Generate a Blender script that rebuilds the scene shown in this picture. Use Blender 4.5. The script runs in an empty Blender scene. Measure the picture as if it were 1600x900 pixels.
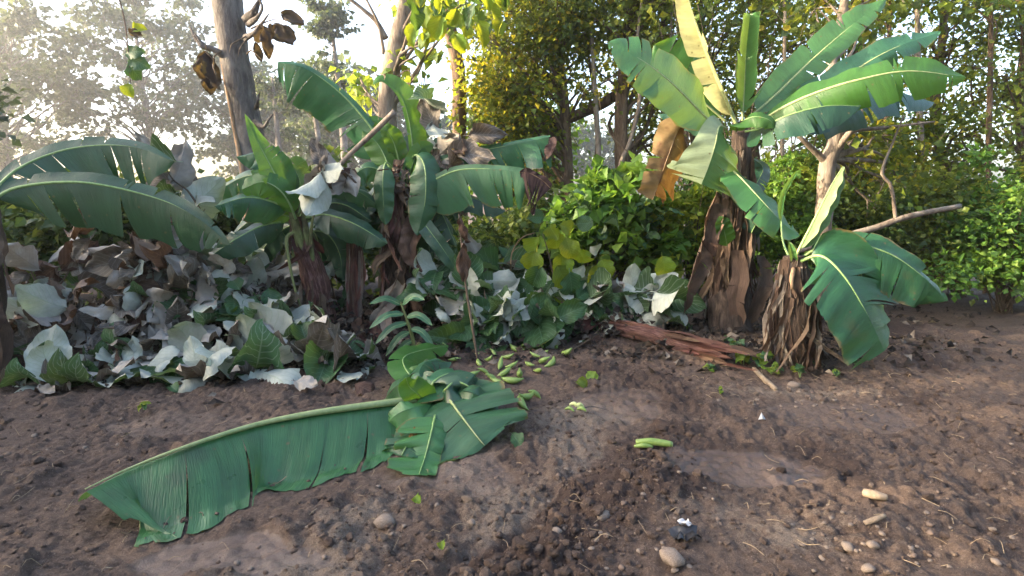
import bpy, math, random
import numpy as np
from mathutils import Vector, Matrix, Quaternion

SC = bpy.context.scene
COL = SC.collection
R = math.radians

# ------------------------------------------------------------------ camera, sky, sun, exposure
FPX, CAMH, PITCH = 906.0, 1.6, math.atan(150 / 906.0)
cd = bpy.data.cameras.new('camera')
cd.sensor_width = 36.0
cd.lens = 36.0 * FPX / 1600.0
cd.clip_start, cd.clip_end = 0.05, 600
cam = bpy.data.objects.new('camera', cd)
COL.objects.link(cam)
cam.location = (0, 0, CAMH)
cam.rotation_euler = (R(90) - PITCH, 0, 0)
SC.camera = cam

SUN_AZ, SUN_EL = R(-96), R(17)          # azimuth from +Y towards +X (negative: to the left), elevation
w = bpy.data.worlds.new('World')
SC.world = w
w.use_nodes = True
nt = w.node_tree
sky = nt.nodes.new('ShaderNodeTexSky')
sky.sky_type = 'NISHITA'
sky.sun_disc = False
sky.sun_elevation = SUN_EL
sky.sun_rotation = SUN_AZ
sky.air_density, sky.dust_density, sky.ozone_density = .75, 4.0, .3
bg = nt.nodes['Background']
bg.inputs[1].default_value = 0.15
nt.links.new(sky.outputs[0], bg.inputs[0])

sl = bpy.data.lights.new('sun', 'SUN')
sl.energy, sl.angle, sl.color = 2.6, R(0.6), (1.0, 0.80, 0.55)
sun = bpy.data.objects.new('sun', sl)
COL.objects.link(sun)
sd = Vector((math.sin(SUN_AZ) * math.cos(SUN_EL), math.cos(SUN_AZ) * math.cos(SUN_EL), math.sin(SUN_EL)))
sun.rotation_euler = sd.to_track_quat('Z', 'Y').to_euler()
sun.location = sd * 40

SC.view_settings.view_transform = 'Standard'
SC.view_settings.look = 'None'
SC.view_settings.exposure = 2.85
SC.view_settings.gamma = 1.0
SC.view_settings.use_curve_mapping = False
SC.render.engine = 'CYCLES'
cy = SC.cycles
cy.use_denoising = True
cy.max_bounces, cy.diffuse_bounces, cy.glossy_bounces, cy.transmission_bounces = 5, 3, 2, 4
cy.volume_bounces, cy.transparent_max_bounces = 1, 4
cy.use_adaptive_sampling = True
cy.adaptive_threshold = 0.01
cy.sample_clamp_indirect = 4.0

# ------------------------------------------------------------------ picking points in the place
CP, SP_ = math.cos(PITCH), math.sin(PITCH)
def ray(px, py):
    a, b = (px - 800) / FPX, -(py - 450) / FPX
    return np.array([a, CP + b * SP_, -SP_ + b * CP])
def P(px, py, Y):
    d = ray(px, py)
    return np.array([0, 0, CAMH]) + d * (Y / d[1])
def flat(px, py, z=0.0):
    d = ray(px, py)
    return np.array([0, 0, CAMH]) + d * ((z - CAMH) / d[2])
def G(px, py, up=0.0):
    z = 0.0
    for _ in range(6):
        p = flat(px, py, z)
        z = float(Hgt(p[0], p[1]))
    p = flat(px, py, z)
    p[2] = z + up
    return p

# ------------------------------------------------------------------ noise
def _h(ix, iy, iz, s):
    n = (ix.astype(np.int64) * 374761393 + iy.astype(np.int64) * 668265263 + iz.astype(np.int64) * 2147483647 + s * 1274126177) & 0xffffffff
    n = ((n ^ (n >> 13)) * 1274126177) & 0xffffffff
    n = n ^ (n >> 16)
    return (n & 0xffff) / 65535.0
def noise3(x, y, z, s=0):
    x, y, z = np.broadcast_arrays(np.asarray(x, float), np.asarray(y, float), np.asarray(z, float))
    ix, iy, iz = np.floor(x), np.floor(y), np.floor(z)
    fx, fy, fz = x - ix, y - iy, z - iz
    ix, iy, iz = ix.astype(np.int64), iy.astype(np.int64), iz.astype(np.int64)
    fx, fy, fz = [f * f * (3 - 2 * f) for f in (fx, fy, fz)]
    o = 0
    for dx in (0, 1):
        for dy in (0, 1):
            for dz in (0, 1):
                o = o + _h(ix + dx, iy + dy, iz + dz, s) * (fx if dx else 1 - fx) * (fy if dy else 1 - fy) * (fz if dz else 1 - fz)
    return o * 2 - 1
def noise2(x, y, s=0):
    x, y = np.broadcast_arrays(np.asarray(x, float), np.asarray(y, float))
    ix, iy = np.floor(x), np.floor(y)
    fx, fy = x - ix, y - iy
    ix, iy = ix.astype(np.int64), iy.astype(np.int64)
    z0 = np.zeros_like(ix)
    fx, fy = fx * fx * (3 - 2 * fx), fy * fy * (3 - 2 * fy)
    a, b = _h(ix, iy, z0, s), _h(ix + 1, iy, z0, s)
    c, d = _h(ix, iy + 1, z0, s), _h(ix + 1, iy + 1, z0, s)
    return (a * (1 - fx) * (1 - fy) + b * fx * (1 - fy) + c * (1 - fx) * fy + d * fx * fy) * 2 - 1
def domes(x, y, s=0):
    """lumpy soil: one rounded clod per cell, 0..1"""
    x, y = np.broadcast_arrays(np.asarray(x, float), np.asarray(y, float))
    ix, iy = np.floor(x).astype(np.int64), np.floor(y).astype(np.int64)
    o = np.zeros(x.shape)
    z0 = np.zeros_like(ix)
    for dx in (-1, 0, 1):
        for dy in (-1, 0, 1):
            cx, cy_ = ix + dx, iy + dy
            jx, jy = cx + _h(cx, cy_, z0, s), cy_ + _h(cx, cy_, z0, s + 1)
            r = .3 + .6 * _h(cx, cy_, z0, s + 2) ** 2
            k = _h(cx, cy_, z0, s + 3)
            o = np.maximum(o, np.sqrt(np.clip(1 - ((x - jx) ** 2 * (.7 + .6 * k) + (y - jy) ** 2 * (1.3 - .6 * k)) / r ** 2, 0, 1)) * r)
    return o
def sstep(a, b, x):
    t = np.clip((x - a) / (b - a), 0, 1)
    return t * t * (3 - 2 * t)

# ------------------------------------------------------------------ mesh helpers
def mesh(name, V, F, uv=None, attrs=None, smooth=True, mat=None):
    """F: list of int arrays (n,k). uv: per-vertex (n,2)."""
    V = np.asarray(V, np.float32)
    if not isinstance(F, list):
        F = [F]
    F = [np.asarray(f, np.int32) for f in F if len(f)]
    me = bpy.data.meshes.new(name)
    me.vertices.add(len(V))
    me.vertices.foreach_set('co', V.ravel())
    idx = np.concatenate([f.ravel() for f in F])
    tot = np.concatenate([np.full(len(f), f.shape[1], np.int32) for f in F])
    st = np.concatenate([[0], np.cumsum(tot)[:-1]]).astype(np.int32)
    me.loops.add(len(idx))
    me.loops.foreach_set('vertex_index', idx)
    me.polygons.add(len(tot))
    me.polygons.foreach_set('loop_start', st)
    me.polygons.foreach_set('loop_total', tot)
    me.polygons.foreach_set('use_smooth', np.full(len(tot), smooth))
    if uv is not None:
        l = me.uv_layers.new(name='UVMap')
        l.data.foreach_set('uv', np.asarray(uv, np.float32)[idx].ravel())
    for k, a in (attrs or {}).items():
        a = np.asarray(a, np.float32)
        if a.ndim == 1:
            at = me.attributes.new(k, 'FLOAT', 'POINT')
            at.data.foreach_set('value', a)
        else:
            at = me.attributes.new(k, 'FLOAT_COLOR', 'POINT')
            at.data.foreach_set('color', np.concatenate([a, np.ones((len(a), 1), np.float32)], 1).ravel())
    me.update(calc_edges=True)
    if mat:
        me.materials.append(mat)
    return me

class Thing:
    def __init__(s, name, label, cat, loc, group=None, kind=None):
        s.loc = np.asarray(loc, float)
        s.o = bpy.data.objects.new(name, None)
        s.o.empty_display_size = 0.1
        COL.objects.link(s.o)
        s.o.location = s.loc
        s.o['label'] = label
        s.o['category'] = cat
        if group: s.o['group'] = group
        if kind: s.o['kind'] = kind
    def part(s, name, V, F, mat, uv=None, attrs=None, under=None, smooth=True, kind=None, label=None):
        V = np.asarray(V) - s.loc
        me = mesh(name, V, F, uv, attrs, smooth, mat)
        o = bpy.data.objects.new(name, me)
        COL.objects.link(o)
        o.parent = under or s.o
        if kind: o['kind'] = kind
        if label: o['label'] = label
        return o
    def place(s, name, me, mw, under=None):
        """mesh shared by copies, mw = world matrix"""
        o = bpy.data.objects.new(name, me)
        COL.objects.link(o)
        o.parent = under or s.o
        o.matrix_local = Matrix.Translation(-Vector(s.loc)) @ mw
        return o

def single(name, me, label, cat=None, mw=None, group=None, kind=None):
    o = bpy.data.objects.new(name, me)
    COL.objects.link(o)
    if mw is not None: o.matrix_world = mw
    if label: o['label'] = label
    if cat: o['category'] = cat
    if group: o['group'] = group
    if kind: o['kind'] = kind
    return o

def spline(pts, n):
    """centripetal-ish Catmull-Rom through pts, n samples evenly by length"""
    p = np.asarray(pts, float)
    if len(p) == 2:
        return p[0] + (p[1] - p[0]) * np.linspace(0, 1, n)[:, None]
    q = np.vstack([2 * p[0] - p[1], p, 2 * p[-1] - p[-2]])
    out = []
    for i in range(1, len(q) - 2):
        t = np.linspace(0, 1, 24, endpoint=False)[:, None]
        a, b, c, d = q[i - 1], q[i], q[i + 1], q[i + 2]
        out.append(0.5 * (2 * b + (c - a) * t + (2 * a - 5 * b + 4 * c - d) * t ** 2 + (3 * b - a - 3 * c + d) * t ** 3))
    out = np.vstack(out + [p[-1:]])
    L = np.concatenate([[0], np.cumsum(np.linalg.norm(np.diff(out, axis=0), axis=1))])
    s = np.linspace(0, L[-1], n)
    return np.stack([np.interp(s, L, out[:, k]) for k in range(out.shape[1])], 1)
def unit(v):
    return v / (np.linalg.norm(v, axis=-1, keepdims=True) + 1e-9)
def frames(C):
    T = unit(np.gradient(C, axis=0))
    ref = np.array([0.0, 0, 1]) if abs(T[:, 2]).mean() < 0.8 else np.array([0.0, -1, 0])
    A = unit(np.cross(T, ref))
    return T, A, np.cross(A, T)

def tube(pts, rad, seg=8, n=None, rough=0.0, seed=0, cap=True, flute=0.0):
    n = n or max(4, 3 * len(pts))
    C = spline(pts, n)
    rad = np.interp(np.linspace(0, 1, n), np.linspace(0, 1, len(rad)), rad) if np.ndim(rad) else np.full(n, rad)
    T, A, B = frames(C)
    th = np.linspace(0, 2 * np.pi, seg, endpoint=False)
    rr = np.repeat(rad[:, None], seg, 1)
    if rough:
        cx, sx = np.cos(th)[None] * 1.5, np.sin(th)[None] * 1.5
        L = np.linspace(0, 1, n)[:, None] * np.linalg.norm(np.diff(C, axis=0), axis=1).sum()
        rr = rr * (1 + rough * noise3(cx + seed, sx, L * 5, seed) + rough * .6 * noise3(cx * 3, sx * 3 + seed, L * 12, seed + 1))
    if flute:
        rr = rr * (1 + flute * np.sin(th[None] * 5 + seed))
    V = C[:, None] + A[:, None] * (np.cos(th)[None, :, None] * rr[..., None]) + B[:, None] * (np.sin(th)[None, :, None] * rr[..., None])
    V = V.reshape(-1, 3)
    i = np.arange(n - 1)[:, None] * seg
    j = np.arange(seg)[None]
    F = np.stack([i + j, i + (j + 1) % seg, i + seg + (j + 1) % seg, i + seg + j], -1).reshape(-1, 4)
    L = np.concatenate([[0], np.cumsum(np.linalg.norm(np.diff(C, axis=0), axis=1))])
    uv = np.stack([np.repeat(L, seg), np.tile(th / (2 * np.pi), n)], 1)
    Fs = [F]
    if cap:
        V = np.vstack([V, C[:1], C[-1:]])
        uv = np.vstack([uv, [[0, 0]], [[L[-1], 0]]])
        k = np.arange(seg)
        Fs.append(np.stack([np.full(seg, n * seg), (k + 1) % seg, k], 1))
        Fs.append(np.stack([np.full(seg, n * seg + 1), (n - 1) * seg + k, (n - 1) * seg + (k + 1) % seg], 1))
    return V, Fs, uv

def join(items):
    """items: list of (V, Flist, uv) -> merged"""
    Vs, uvs, fk, off = [], [], {}, 0
    for V, F, uv in items:
        for f in (F if isinstance(F, list) else [F]):
            if len(f): fk.setdefault(f.shape[1], []).append(f + off)
        Vs.append(V); uvs.append(uv); off += len(V)
    return np.vstack(Vs), [np.vstack(f) for f in fk.values()], np.vstack(uvs)

# ------------------------------------------------------------------ materials
def nodes(name):
    m = bpy.data.materials.new(name)
    m.use_nodes = True
    t = m.node_tree
    t.nodes.clear()
    return m, t
class NB:
    def __init__(s, name):
        s.m, s.t = nodes(name)
    def n(s, kind, **kw):
        nd = s.t.nodes.new('ShaderNode' + kind)
        for k, v in kw.items():
            if k.startswith('i_'):
                key = k[2:]
                key = int(key) if key.isdigit() else key.replace('_', ' ')
                s.set(nd.inputs[key], v)
            else:
                setattr(nd, k, v)
        return nd
    def set(s, sock, v):
        if hasattr(v, 'is_output'): s.t.links.new(v, sock)
        elif isinstance(v, bpy.types.Node): s.t.links.new(v.outputs[0], sock)
        elif isinstance(v, (tuple, list)) and sock.type == 'RGBA' and len(v) == 3: sock.default_value = (*v, 1)
        else: sock.default_value = v
    def noise(s, scale, detail=4, rough=.6, vec=None, dist=0.0):
        nd = s.n('TexNoise', i_Scale=scale, i_Detail=detail, i_Roughness=rough, i_Distortion=dist)
        if vec is not None: s.set(nd.inputs['Vector'], vec)
        return nd.outputs[0]
    def ramp(s, fac, stops, interp='LINEAR'):
        nd = s.n('ValToRGB')
        cr = nd.color_ramp
        cr.interpolation = interp
        while len(cr.elements) < len(stops): cr.elements.new(0.5)
        for e, (p, c) in zip(cr.elements, stops):
            e.position = p
            e.color = (*c, 1) if isinstance(c, (tuple, list)) else (c, c, c, 1)
        s.set(nd.inputs[0], fac)
        return nd.outputs[0]
    def mix(s, fac, a, b, mode='MIX'):
        nd = s.n('Mix', data_type='RGBA', blend_type=mode)
        s.set(nd.inputs[0], fac); s.set(nd.inputs[6], a); s.set(nd.inputs[7], b)
        return nd.outputs[2]
    def math(s, op, a, b=0.5, clamp=False):
        nd = s.n('Math', operation=op, use_clamp=clamp)
        s.set(nd.inputs[0], a); s.set(nd.inputs[1], b)
        return nd.outputs[0]
    def bump(s, h, strength=.4, dist=.01):
        nd = s.n('Bump', i_Strength=strength, i_Distance=dist)
        s.set(nd.inputs['Height'], h)
        return nd.outputs[0]
    def out(s, shader):
        o = s.n('OutputMaterial')
        s.t.links.new(shader, o.inputs[0])
        return s.m
    def bsdf(s, col, rough=.6, spec=.5, normal=None, **kw):
        nd = s.n('BsdfPrincipled')
        s.set(nd.inputs['Base Color'], col); s.set(nd.inputs['Roughness'], rough)
        s.set(nd.inputs['Specular IOR Level'], spec)
        if normal is not None: s.t.links.new(normal, nd.inputs['Normal'])
        for k, v in kw.items(): s.set(nd.inputs[k.replace('_', ' ')], v)
        return nd.outputs[0]

def sc(c, k): return tuple(x * k for x in c)

def leafmat(name, top, under, trans, tfac=.35, rough=.45, spec=.4, vein='banana', edge=None, edge_at=.9, patch=None, patch_at=.62, bump=.3):
    b = NB(name)
    uv = b.n('UVMap', uv_map='UVMap').outputs[0]
    sep = b.n('SeparateXYZ'); b.set(sep.inputs[0], uv)
    U, Vv = sep.outputs[0], sep.outputs[1]
    obj = b.n('TexCoord').outputs['Object']
    rnd = b.n('ObjectInfo').outputs['Random']
    back = b.n('NewGeometry').outputs['Backfacing']
    var = b.noise(6, 4, .6, obj)
    big = b.noise(2.2, 2, .5, obj)
    t = b.mix(b.ramp(var, [(.3, 0), (.7, 1)]), sc(top, .72), sc(top, 1.22))
    un = b.mix(b.ramp(var, [(.3, 0), (.7, 1)]), sc(under, .82), sc(under, 1.1))
    col = b.mix(back, t, un)
    hv = b.n('HueSaturation', i_Color=col)
    b.set(hv.inputs['Hue'], b.math('MULTIPLY_ADD', rnd, .035)); hv.inputs['Hue'].links[0].from_node.inputs[2].default_value = .482
    b.set(hv.inputs['Value'], b.math('MULTIPLY_ADD', rnd, .4)); hv.inputs['Value'].links[0].from_node.inputs[2].default_value = .8
    col = hv.outputs[0]
    ab = b.math('ABSOLUTE', Vv)
    if vein == 'banana':
        # fine parallel lateral veins: stripes across the length
        comb = b.n('CombineXYZ'); b.set(comb.inputs[0], U); b.set(comb.inputs[1], b.math('MULTIPLY', Vv, .04))
        fine = b.noise(140, 2, .6, comb.outputs[0])
        broad = b.noise(22, 3, .6, comb.outputs[0])
        col = b.mix(b.math('MULTIPLY', fine, .22), col, sc(top, .45), 'MIX')
        col = b.mix(b.ramp(broad, [(.35, .0), (.7, .42)]), col, sc(top, 1.7))
        h = b.math('ADD', fine, b.math('MULTIPLY', broad, 1.6))
        vo = b.n('TexVoronoi', i_Scale=16.0); b.set(vo.inputs['Vector'], obj)
        sp = b.math('MULTIPLY', b.ramp(b.math('ADD', vo.outputs['Distance'], b.math('MULTIPLY', b.noise(60, 3, .7, obj), .25)), [(.22, 1), (.34, 0)]), b.ramp(b.n('SeparateColor', i_0=vo.outputs['Color']).outputs[0], [(.8, 0), (.84, .85)]))
        col = b.mix(sp, col, (.11, .085, .035))
    elif vein == 'fiber':
        comb = b.n('CombineXYZ'); b.set(comb.inputs[0], b.math('MULTIPLY', U, 2.5)); b.set(comb.inputs[1], b.math('MULTIPLY', Vv, 5.0)); b.set(comb.inputs[2], b.math('MULTIPLY', rnd, 40.0))
        fine = b.noise(4, 5, .75, comb.outputs[0])
        col = b.mix(b.ramp(fine, [(.3, .75), (.5, .0)]), col, sc(top, .28))
        col = b.mix(b.ramp(fine, [(.55, .0), (.75, .6)]), col, sc(under, 1.35))
        h = b.math('MULTIPLY', fine, 2.0)
    elif vein == 'pinnate':
        # side veins at a slant: bright thin lines
        q = b.math('SUBTRACT', U, b.math('MULTIPLY', ab, .32))
        fr = b.math('PINGPONG', b.math('MULTIPLY', q, 9.0), .5)
        ln = b.ramp(fr, [(0, 1), (.1, 0)])
        mid = b.ramp(ab, [(0, 1), (.05, 0)])
        v = b.math('MAXIMUM', ln, mid)
        col = b.mix(b.math('MULTIPLY', v, .6), col, b.mix(.5, sc(under, 1.2), sc(top, 1.8)))
        h = b.math('SUBTRACT', b.noise(14, 4, .6, obj), b.math('MULTIPLY', v, .7))
    else:
        h = b.noise(20, 4, .65, obj)
    if edge:
        em = b.ramp(b.math('ADD', ab, b.math('MULTIPLY', b.math('SUBTRACT', b.noise(5, 4, .7, obj), .5), .5)), [(edge_at, 0), (edge_at + .07, 1)])
        col = b.mix(em, col, edge)
    if patch:
        pm = b.ramp(b.math('ADD', big, b.math('MULTIPLY', b.math('SUBTRACT', var, .5), .4)), [(patch_at, 0), (patch_at + .1, 1)])
        col = b.mix(pm, col, patch)
    nrm = b.bump(h, bump, .012)
    pr = b.bsdf(col, b.ramp(var, [(.3, rough - .08), (.7, rough + .12)]), spec, nrm)
    tr = b.n('BsdfTranslucent')
    b.set(tr.inputs[0], b.mix(.45, trans, b.mix(.6, col, trans, 'MULTIPLY')))
    b.t.links.new(nrm, tr.inputs['Normal'])
    mx = b.n('MixShader', i_0=tfac)
    b.t.links.new(pr, mx.inputs[1]); b.t.links.new(tr.outputs[0], mx.inputs[2])
    return b.out(mx.outputs[0])

def foliagemat(name, stops, trans, tfac=.4, rough=.5):
    """small leaves: colour from the per-leaf 'tint' attribute"""
    b = NB(name)
    at = b.n('Attribute', attribute_name='tint').outputs['Fac']
    col = b.ramp(at, stops)
    pr = b.bsdf(col, rough, .35)
    tr = b.n('BsdfTranslucent')
    b.set(tr.inputs[0], b.mix(.6, trans, b.mix(1.0, col, (3.2, 3.0, 2.0), 'MULTIPLY')))
    mx = b.n('MixShader', i_0=tfac)
    b.t.links.new(pr, mx.inputs[1]); b.t.links.new(tr.outputs[0], mx.inputs[2])
    return b.out(mx.outputs[0])

def barkmat(name, c0, c1, c2, sx=14, stretch=.18, bump=.8, blotch=None):
    b = NB(name)
    obj = b.n('TexCoord').outputs['Object']
    mp = b.n('Mapping'); b.set(mp.inputs[0], obj); mp.inputs['Scale'].default_value = (1, 1, stretch)
    n1 = b.noise(sx, 6, .7, mp.outputs[0], .6)
    n2 = b.noise(2.5, 3, .6, obj)
    n3 = b.noise(60, 3, .6, mp.outputs[0])
    col = b.ramp(n1, [(.3, c0), (.52, c1), (.75, c2)])
    if blotch:
        col = b.mix(b.ramp(n2, [(.5, 0), (.62, .75)]), col, blotch)
    h = b.math('ADD', n1, b.math('MULTIPLY', n3, .4))
    return b.out(b.bsdf(col, .85, .2, b.bump(h, bump, .03)))

def fibermat(name, c0, c1, c2, c3, bump=1.0, nl=1.6, na=9.0):
    b = NB(name)
    uv = b.n('UVMap', uv_map='UVMap').outputs[0]
    obj = b.n('TexCoord').outputs['Object']
    mp = b.n('Mapping'); b.set(mp.inputs[0], uv); mp.inputs['Scale'].default_value = (nl, na, 1)
    n1 = b.noise(3.5, 6, .75, mp.outputs[0], .4)
    n2 = b.noise(5, 4, .6, obj)
    col = b.ramp(n1, [(.3, c0), (.48, c1), (.68, c2)])
    col = b.mix(b.ramp(n2, [(.5, 0), (.66, .8)]), col, b.mix(n1, c0, c3))
    return b.out(b.bsdf(col, .75, .3, b.bump(n1, bump, .04)))

def plainmat(name, c0, c1, rough=.7, scale=20, bump=.3, spec=.3):
    b = NB(name)
    obj = b.n('TexCoord').outputs['Object']
    n1 = b.noise(scale, 5, .65, obj)
    return b.out(b.bsdf(b.ramp(n1, [(.3, c0), (.7, c1)]), rough, spec, b.bump(n1, bump, .01)))

M = {}
HAZE = 0.0014
def soilmat(name, use_attr=True):
    b = NB(name)
    obj = b.n('TexCoord').outputs['Object']
    n1 = b.noise(3.0, 6, .65, obj); n2 = b.noise(30, 7, .75, obj); n3 = b.noise(150, 5, .75, obj)
    mixn = b.math('ADD', b.math('MULTIPLY', n2, .6), b.math('MULTIPLY', n3, .4))
    col = b.ramp(mixn, [(.33, (.026, .016, .012)), (.46, (.080, .054, .041)), (.56, (.138, .097, .075)), (.68, (.25, .19, .15))])  # darkest tones sit in the bump hollows: crevice shade put into the colour
    col = b.mix(b.ramp(n1, [(.42, 0), (.62, .45)]), col, b.mix(n3, (.09, .060, .046), (.175, .130, .103)))
    rough, h = .92, b.math('ADD', b.math('MULTIPLY', n2, 1.0), b.math('MULTIPLY', n3, .6))
    if not use_attr:
        ti = b.n('Attribute', attribute_name='tint').outputs['Fac']
        col = b.mix(b.ramp(ti, [(.55, 0), (1, .8)]), col, b.mix(n2, (.13, .095, .07), (.27, .21, .16)))
        col = b.mix(b.ramp(ti, [(0, .75), (.45, 0)]), col, (.03, .018, .013))
    if use_attr:
        a = b.n('Attribute', attribute_name='soil')
        s = b.n('SeparateColor'); b.set(s.inputs[0], a.outputs['Color'])
        moist, pale, wet = s.outputs
        jit = b.math('SUBTRACT', b.noise(11, 6, .75, obj), .5)
        jit2 = b.math('SUBTRACT', b.noise(40, 5, .75, obj), .5)
        jj = b.math('ADD', b.math('MULTIPLY', jit, 1.3), b.math('MULTIPLY', jit2, .9))
        thr = lambda m, lo, hi, top: b.ramp(b.math('ADD', m, jj), [(lo, 0), (hi, top)])
        col = b.mix(thr(moist, .35, .6, .85), col, b.mix(mixn, (.016, .010, .008), (.090, .058, .046)))
        col = b.mix(thr(pale, .3, .62, .8), col, b.mix(b.ramp(n3, [(.35, 0), (.65, 1)]), (.11, .082, .062), (.31, .25, .195)))
        wj = b.ramp(b.math('ADD', wet, b.math('MULTIPLY', jj, .55)), [(.3, 0), (.85, 1)])
        col = b.mix(b.math('MULTIPLY', wj, .5), col, b.mix(mixn, (.060, .042, .034), (.165, .122, .100)))
        rough = b.math('SUBTRACT', .93, b.math('MULTIPLY', wj, .56))
        h = b.math('MULTIPLY', h, b.math('SUBTRACT', 1.0, b.math('MULTIPLY', wj, .7)))
        # pale grit grains
        vo = b.n('TexVoronoi', i_Scale=95.0); b.set(vo.inputs['Vector'], obj)
        gr = b.math('MULTIPLY', b.ramp(vo.outputs['Distance'], [(.16, 1), (.24, 0)]), b.ramp(b.n('SeparateColor', i_0=vo.outputs['Color']).outputs[0], [(.72, 0), (.76, 1)]))
        gr = b.math('MULTIPLY', gr, b.math('SUBTRACT', 1.0, wj))
        col = b.mix(gr, col, b.mix(n2, (.16, .12, .09), (.33, .27, .21)))
        h = b.math('ADD', h, b.math('MULTIPLY', gr, .6))
    return b.out(b.bsdf(col, rough, .35, b.bump(h, 1.0, .022)))
M['soil'] = soilmat('soil')
M['clod'] = soilmat('soil_clod', False)
M['stone'] = plainmat('pale_stone', (.10, .075, .058), (.29, .235, .19), .85, 14, .4)
M['stone2'] = plainmat('brown_stone', (.10, .07, .055), (.22, .165, .13), .9, 18, .5)
G1 = (.026, .095, .044)
M['ban'] = leafmat('banana_leaf_green', G1, (.085, .155, .085), (.20, .42, .03), .26, .4, .6, edge=(.12, .095, .035), edge_at=.95)
M['banlit'] = leafmat('banana_leaf_sunlit', (.04, .13, .025), (.09, .18, .05), (.26, .45, .03), .42, .45, .45)  # brighter leaf copy, sunlit glow put into its greens
M['bandark_shade'] = leafmat('banana_leaf_dark_shaded', (.014, .055, .026), (.05, .10, .05), (.08, .2, .03), .15, .4, .6)  # darker leaf copy, shade among the leaves put into its green
M['banwaxlit'] = leafmat('banana_leaf_waxy_sunlit', (.42, .42, .19), (.55, .50, .27), (.45, .5, .1), .3, .5, .4, bump=.15)  # waxy bloom plus sunlight on it, both put into the cream colour
M['banfan'] = leafmat('banana_leaf_blade', (.05, .15, .045), (.2, .27, .13), (.35, .5, .08), .3, .38, .6, edge=(.17, .13, .04), edge_at=.95, patch=(.10, .14, .035), patch_at=.66)
M['bangrey'] = leafmat('banana_leaf_bluish', (.022, .088, .036), (.08, .15, .075), (.10, .25, .05), .2, .36, .5, edge=(.13, .10, .04), edge_at=.95, patch=(.05, .075, .025), patch_at=.64)
M['banglare'] = leafmat('banana_leaf_glare', (.24, .30, .17), (.34, .36, .22), (.4, .45, .12), .3, .35, .6)  # glare on the blade painted as a pale leaf colour
M['banochre'] = leafmat('banana_leaf_ochre', (.165, .11, .05), (.18, .125, .06), (.33, .22, .07), .22, .7, .2, patch=(.07, .03, .018), patch_at=.52)
M['banslab'] = leafmat('banana_leaf_fresh_cut', (.030, .112, .040), (.10, .18, .08), (.15, .35, .05), .2, .34, .55, edge=(.10, .065, .03), edge_at=1.02, patch=(.018, .062, .022), patch_at=.6)
M['banend'] = leafmat('banana_leaf_withered_end', (.04, .025, .026), (.06, .042, .038), (.1, .06, .03), .15, .8, .2)
M['bandead'] = leafmat('banana_leaf_dead', (.10, .045, .022), (.14, .075, .04), (.35, .2, .04), .25, .75, .2, patch=(.24, .15, .05), patch_at=.56)
M['dry'] = leafmat('dry_leaf_sheath', (.135, .092, .066), (.19, .135, .10), (.2, .12, .06), .12, .85, .15, 'fiber', patch=(.06, .036, .026), patch_at=.52)
M['drygrey'] = leafmat('dry_leaf_grey', (.165, .138, .115), (.23, .195, .165), (.2, .15, .1), .12, .9, .15, 'fiber', patch=(.07, .05, .04), patch_at=.58)
M['drybrown'] = leafmat('dry_leaf_dark_brown', (.075, .05, .036), (.11, .078, .057), (.2, .1, .05), .12, .8, .2, 'fiber', patch=(.17, .115, .08), patch_at=.58)
M['dryred'] = leafmat('dry_leaf_reddish', (.115, .052, .04), (.17, .095, .075), (.2, .08, .05), .1, .7, .25, 'fiber', patch=(.05, .024, .02), patch_at=.5)
M['rib'] = plainmat('midrib_green', (.12, .22, .065), (.22, .33, .12), .45, 30, .2, .45)
M['ribpale'] = plainmat('midrib_pale', (.20, .27, .10), (.34, .38, .18), .5, 30, .2, .4)
M['ribdry'] = plainmat('midrib_dry', (.14, .09, .05), (.28, .2, .12), .8, 30, .4)
M['teak'] = leafmat('broad_leaf_pale_backed', (.045, .10, .04), (.40, .43, .375), (.25, .4, .08), .16, .6, .3, 'pinnate', patch=(.14, .11, .085), patch_at=.68)
M['teakdk'] = leafmat('broad_leaf_green', (.028, .085, .03), (.20, .28, .19), (.25, .42, .03), .25, .5, .4, 'pinnate')
M['teakyl'] = leafmat('broad_leaf_sunny', (.10, .19, .02), (.24, .30, .10), (.62, .62, .02), .5, .5, .4, 'pinnate')
M['teakgr'] = leafmat('broad_leaf_dried_grey', (.13, .115, .098), (.36, .34, .305), (.2, .15, .1), .12, .8, .2, 'pinnate', patch=(.08, .062, .052), patch_at=.6)
M['teakbr'] = leafmat('broad_leaf_dried_brown', (.085, .055, .042), (.20, .155, .125), (.3, .15, .05), .12, .8, .2, 'pinnate', patch=(.032, .024, .022), patch_at=.55)
M['deadleaf'] = leafmat('dead_leaf_dark', (.055, .042, .038), (.11, .095, .085), (.3, .2, .05), .15, .8, .2, 'none', patch=(.19, .125, .03), patch_at=.62)
M['barkgrey'] = barkmat('bark_grey', (.05, .042, .038), (.12, .105, .095), (.22, .20, .18), 16, .25, .9, (.20, .185, .165))
M['barkpale'] = barkmat('bark_pale', (.085, .065, .052), (.21, .17, .135), (.34, .29, .24), 14, .3, .6, (.27, .235, .2))
M['barkbrown'] = barkmat('bark_brown', (.045, .03, .021), (.145, .098, .066), (.27, .195, .135), 18, .2, .8)
M['twig'] = barkmat('twig', (.05, .036, .028), (.12, .09, .065), (.2, .155, .115), 30, .3, .4)
M['vine'] = barkmat('vine_bark', (.16, .10, .055), (.30, .2, .12), (.42, .3, .19), 30, .2, .4)
M['stemdark'] = fibermat('banana_stem_dark', (.010, .007, .006), (.05, .034, .025), (.15, .108, .08), (.09, .06, .04))
M['stemred'] = fibermat('banana_stem_red', (.018, .008, .009), (.085, .036, .032), (.27, .17, .145), (.20, .10, .06))
M['stemgreen'] = fibermat('banana_stem_green', (.05, .06, .02), (.14, .17, .06), (.25, .27, .12), (.07, .035, .035), .4)
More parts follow.
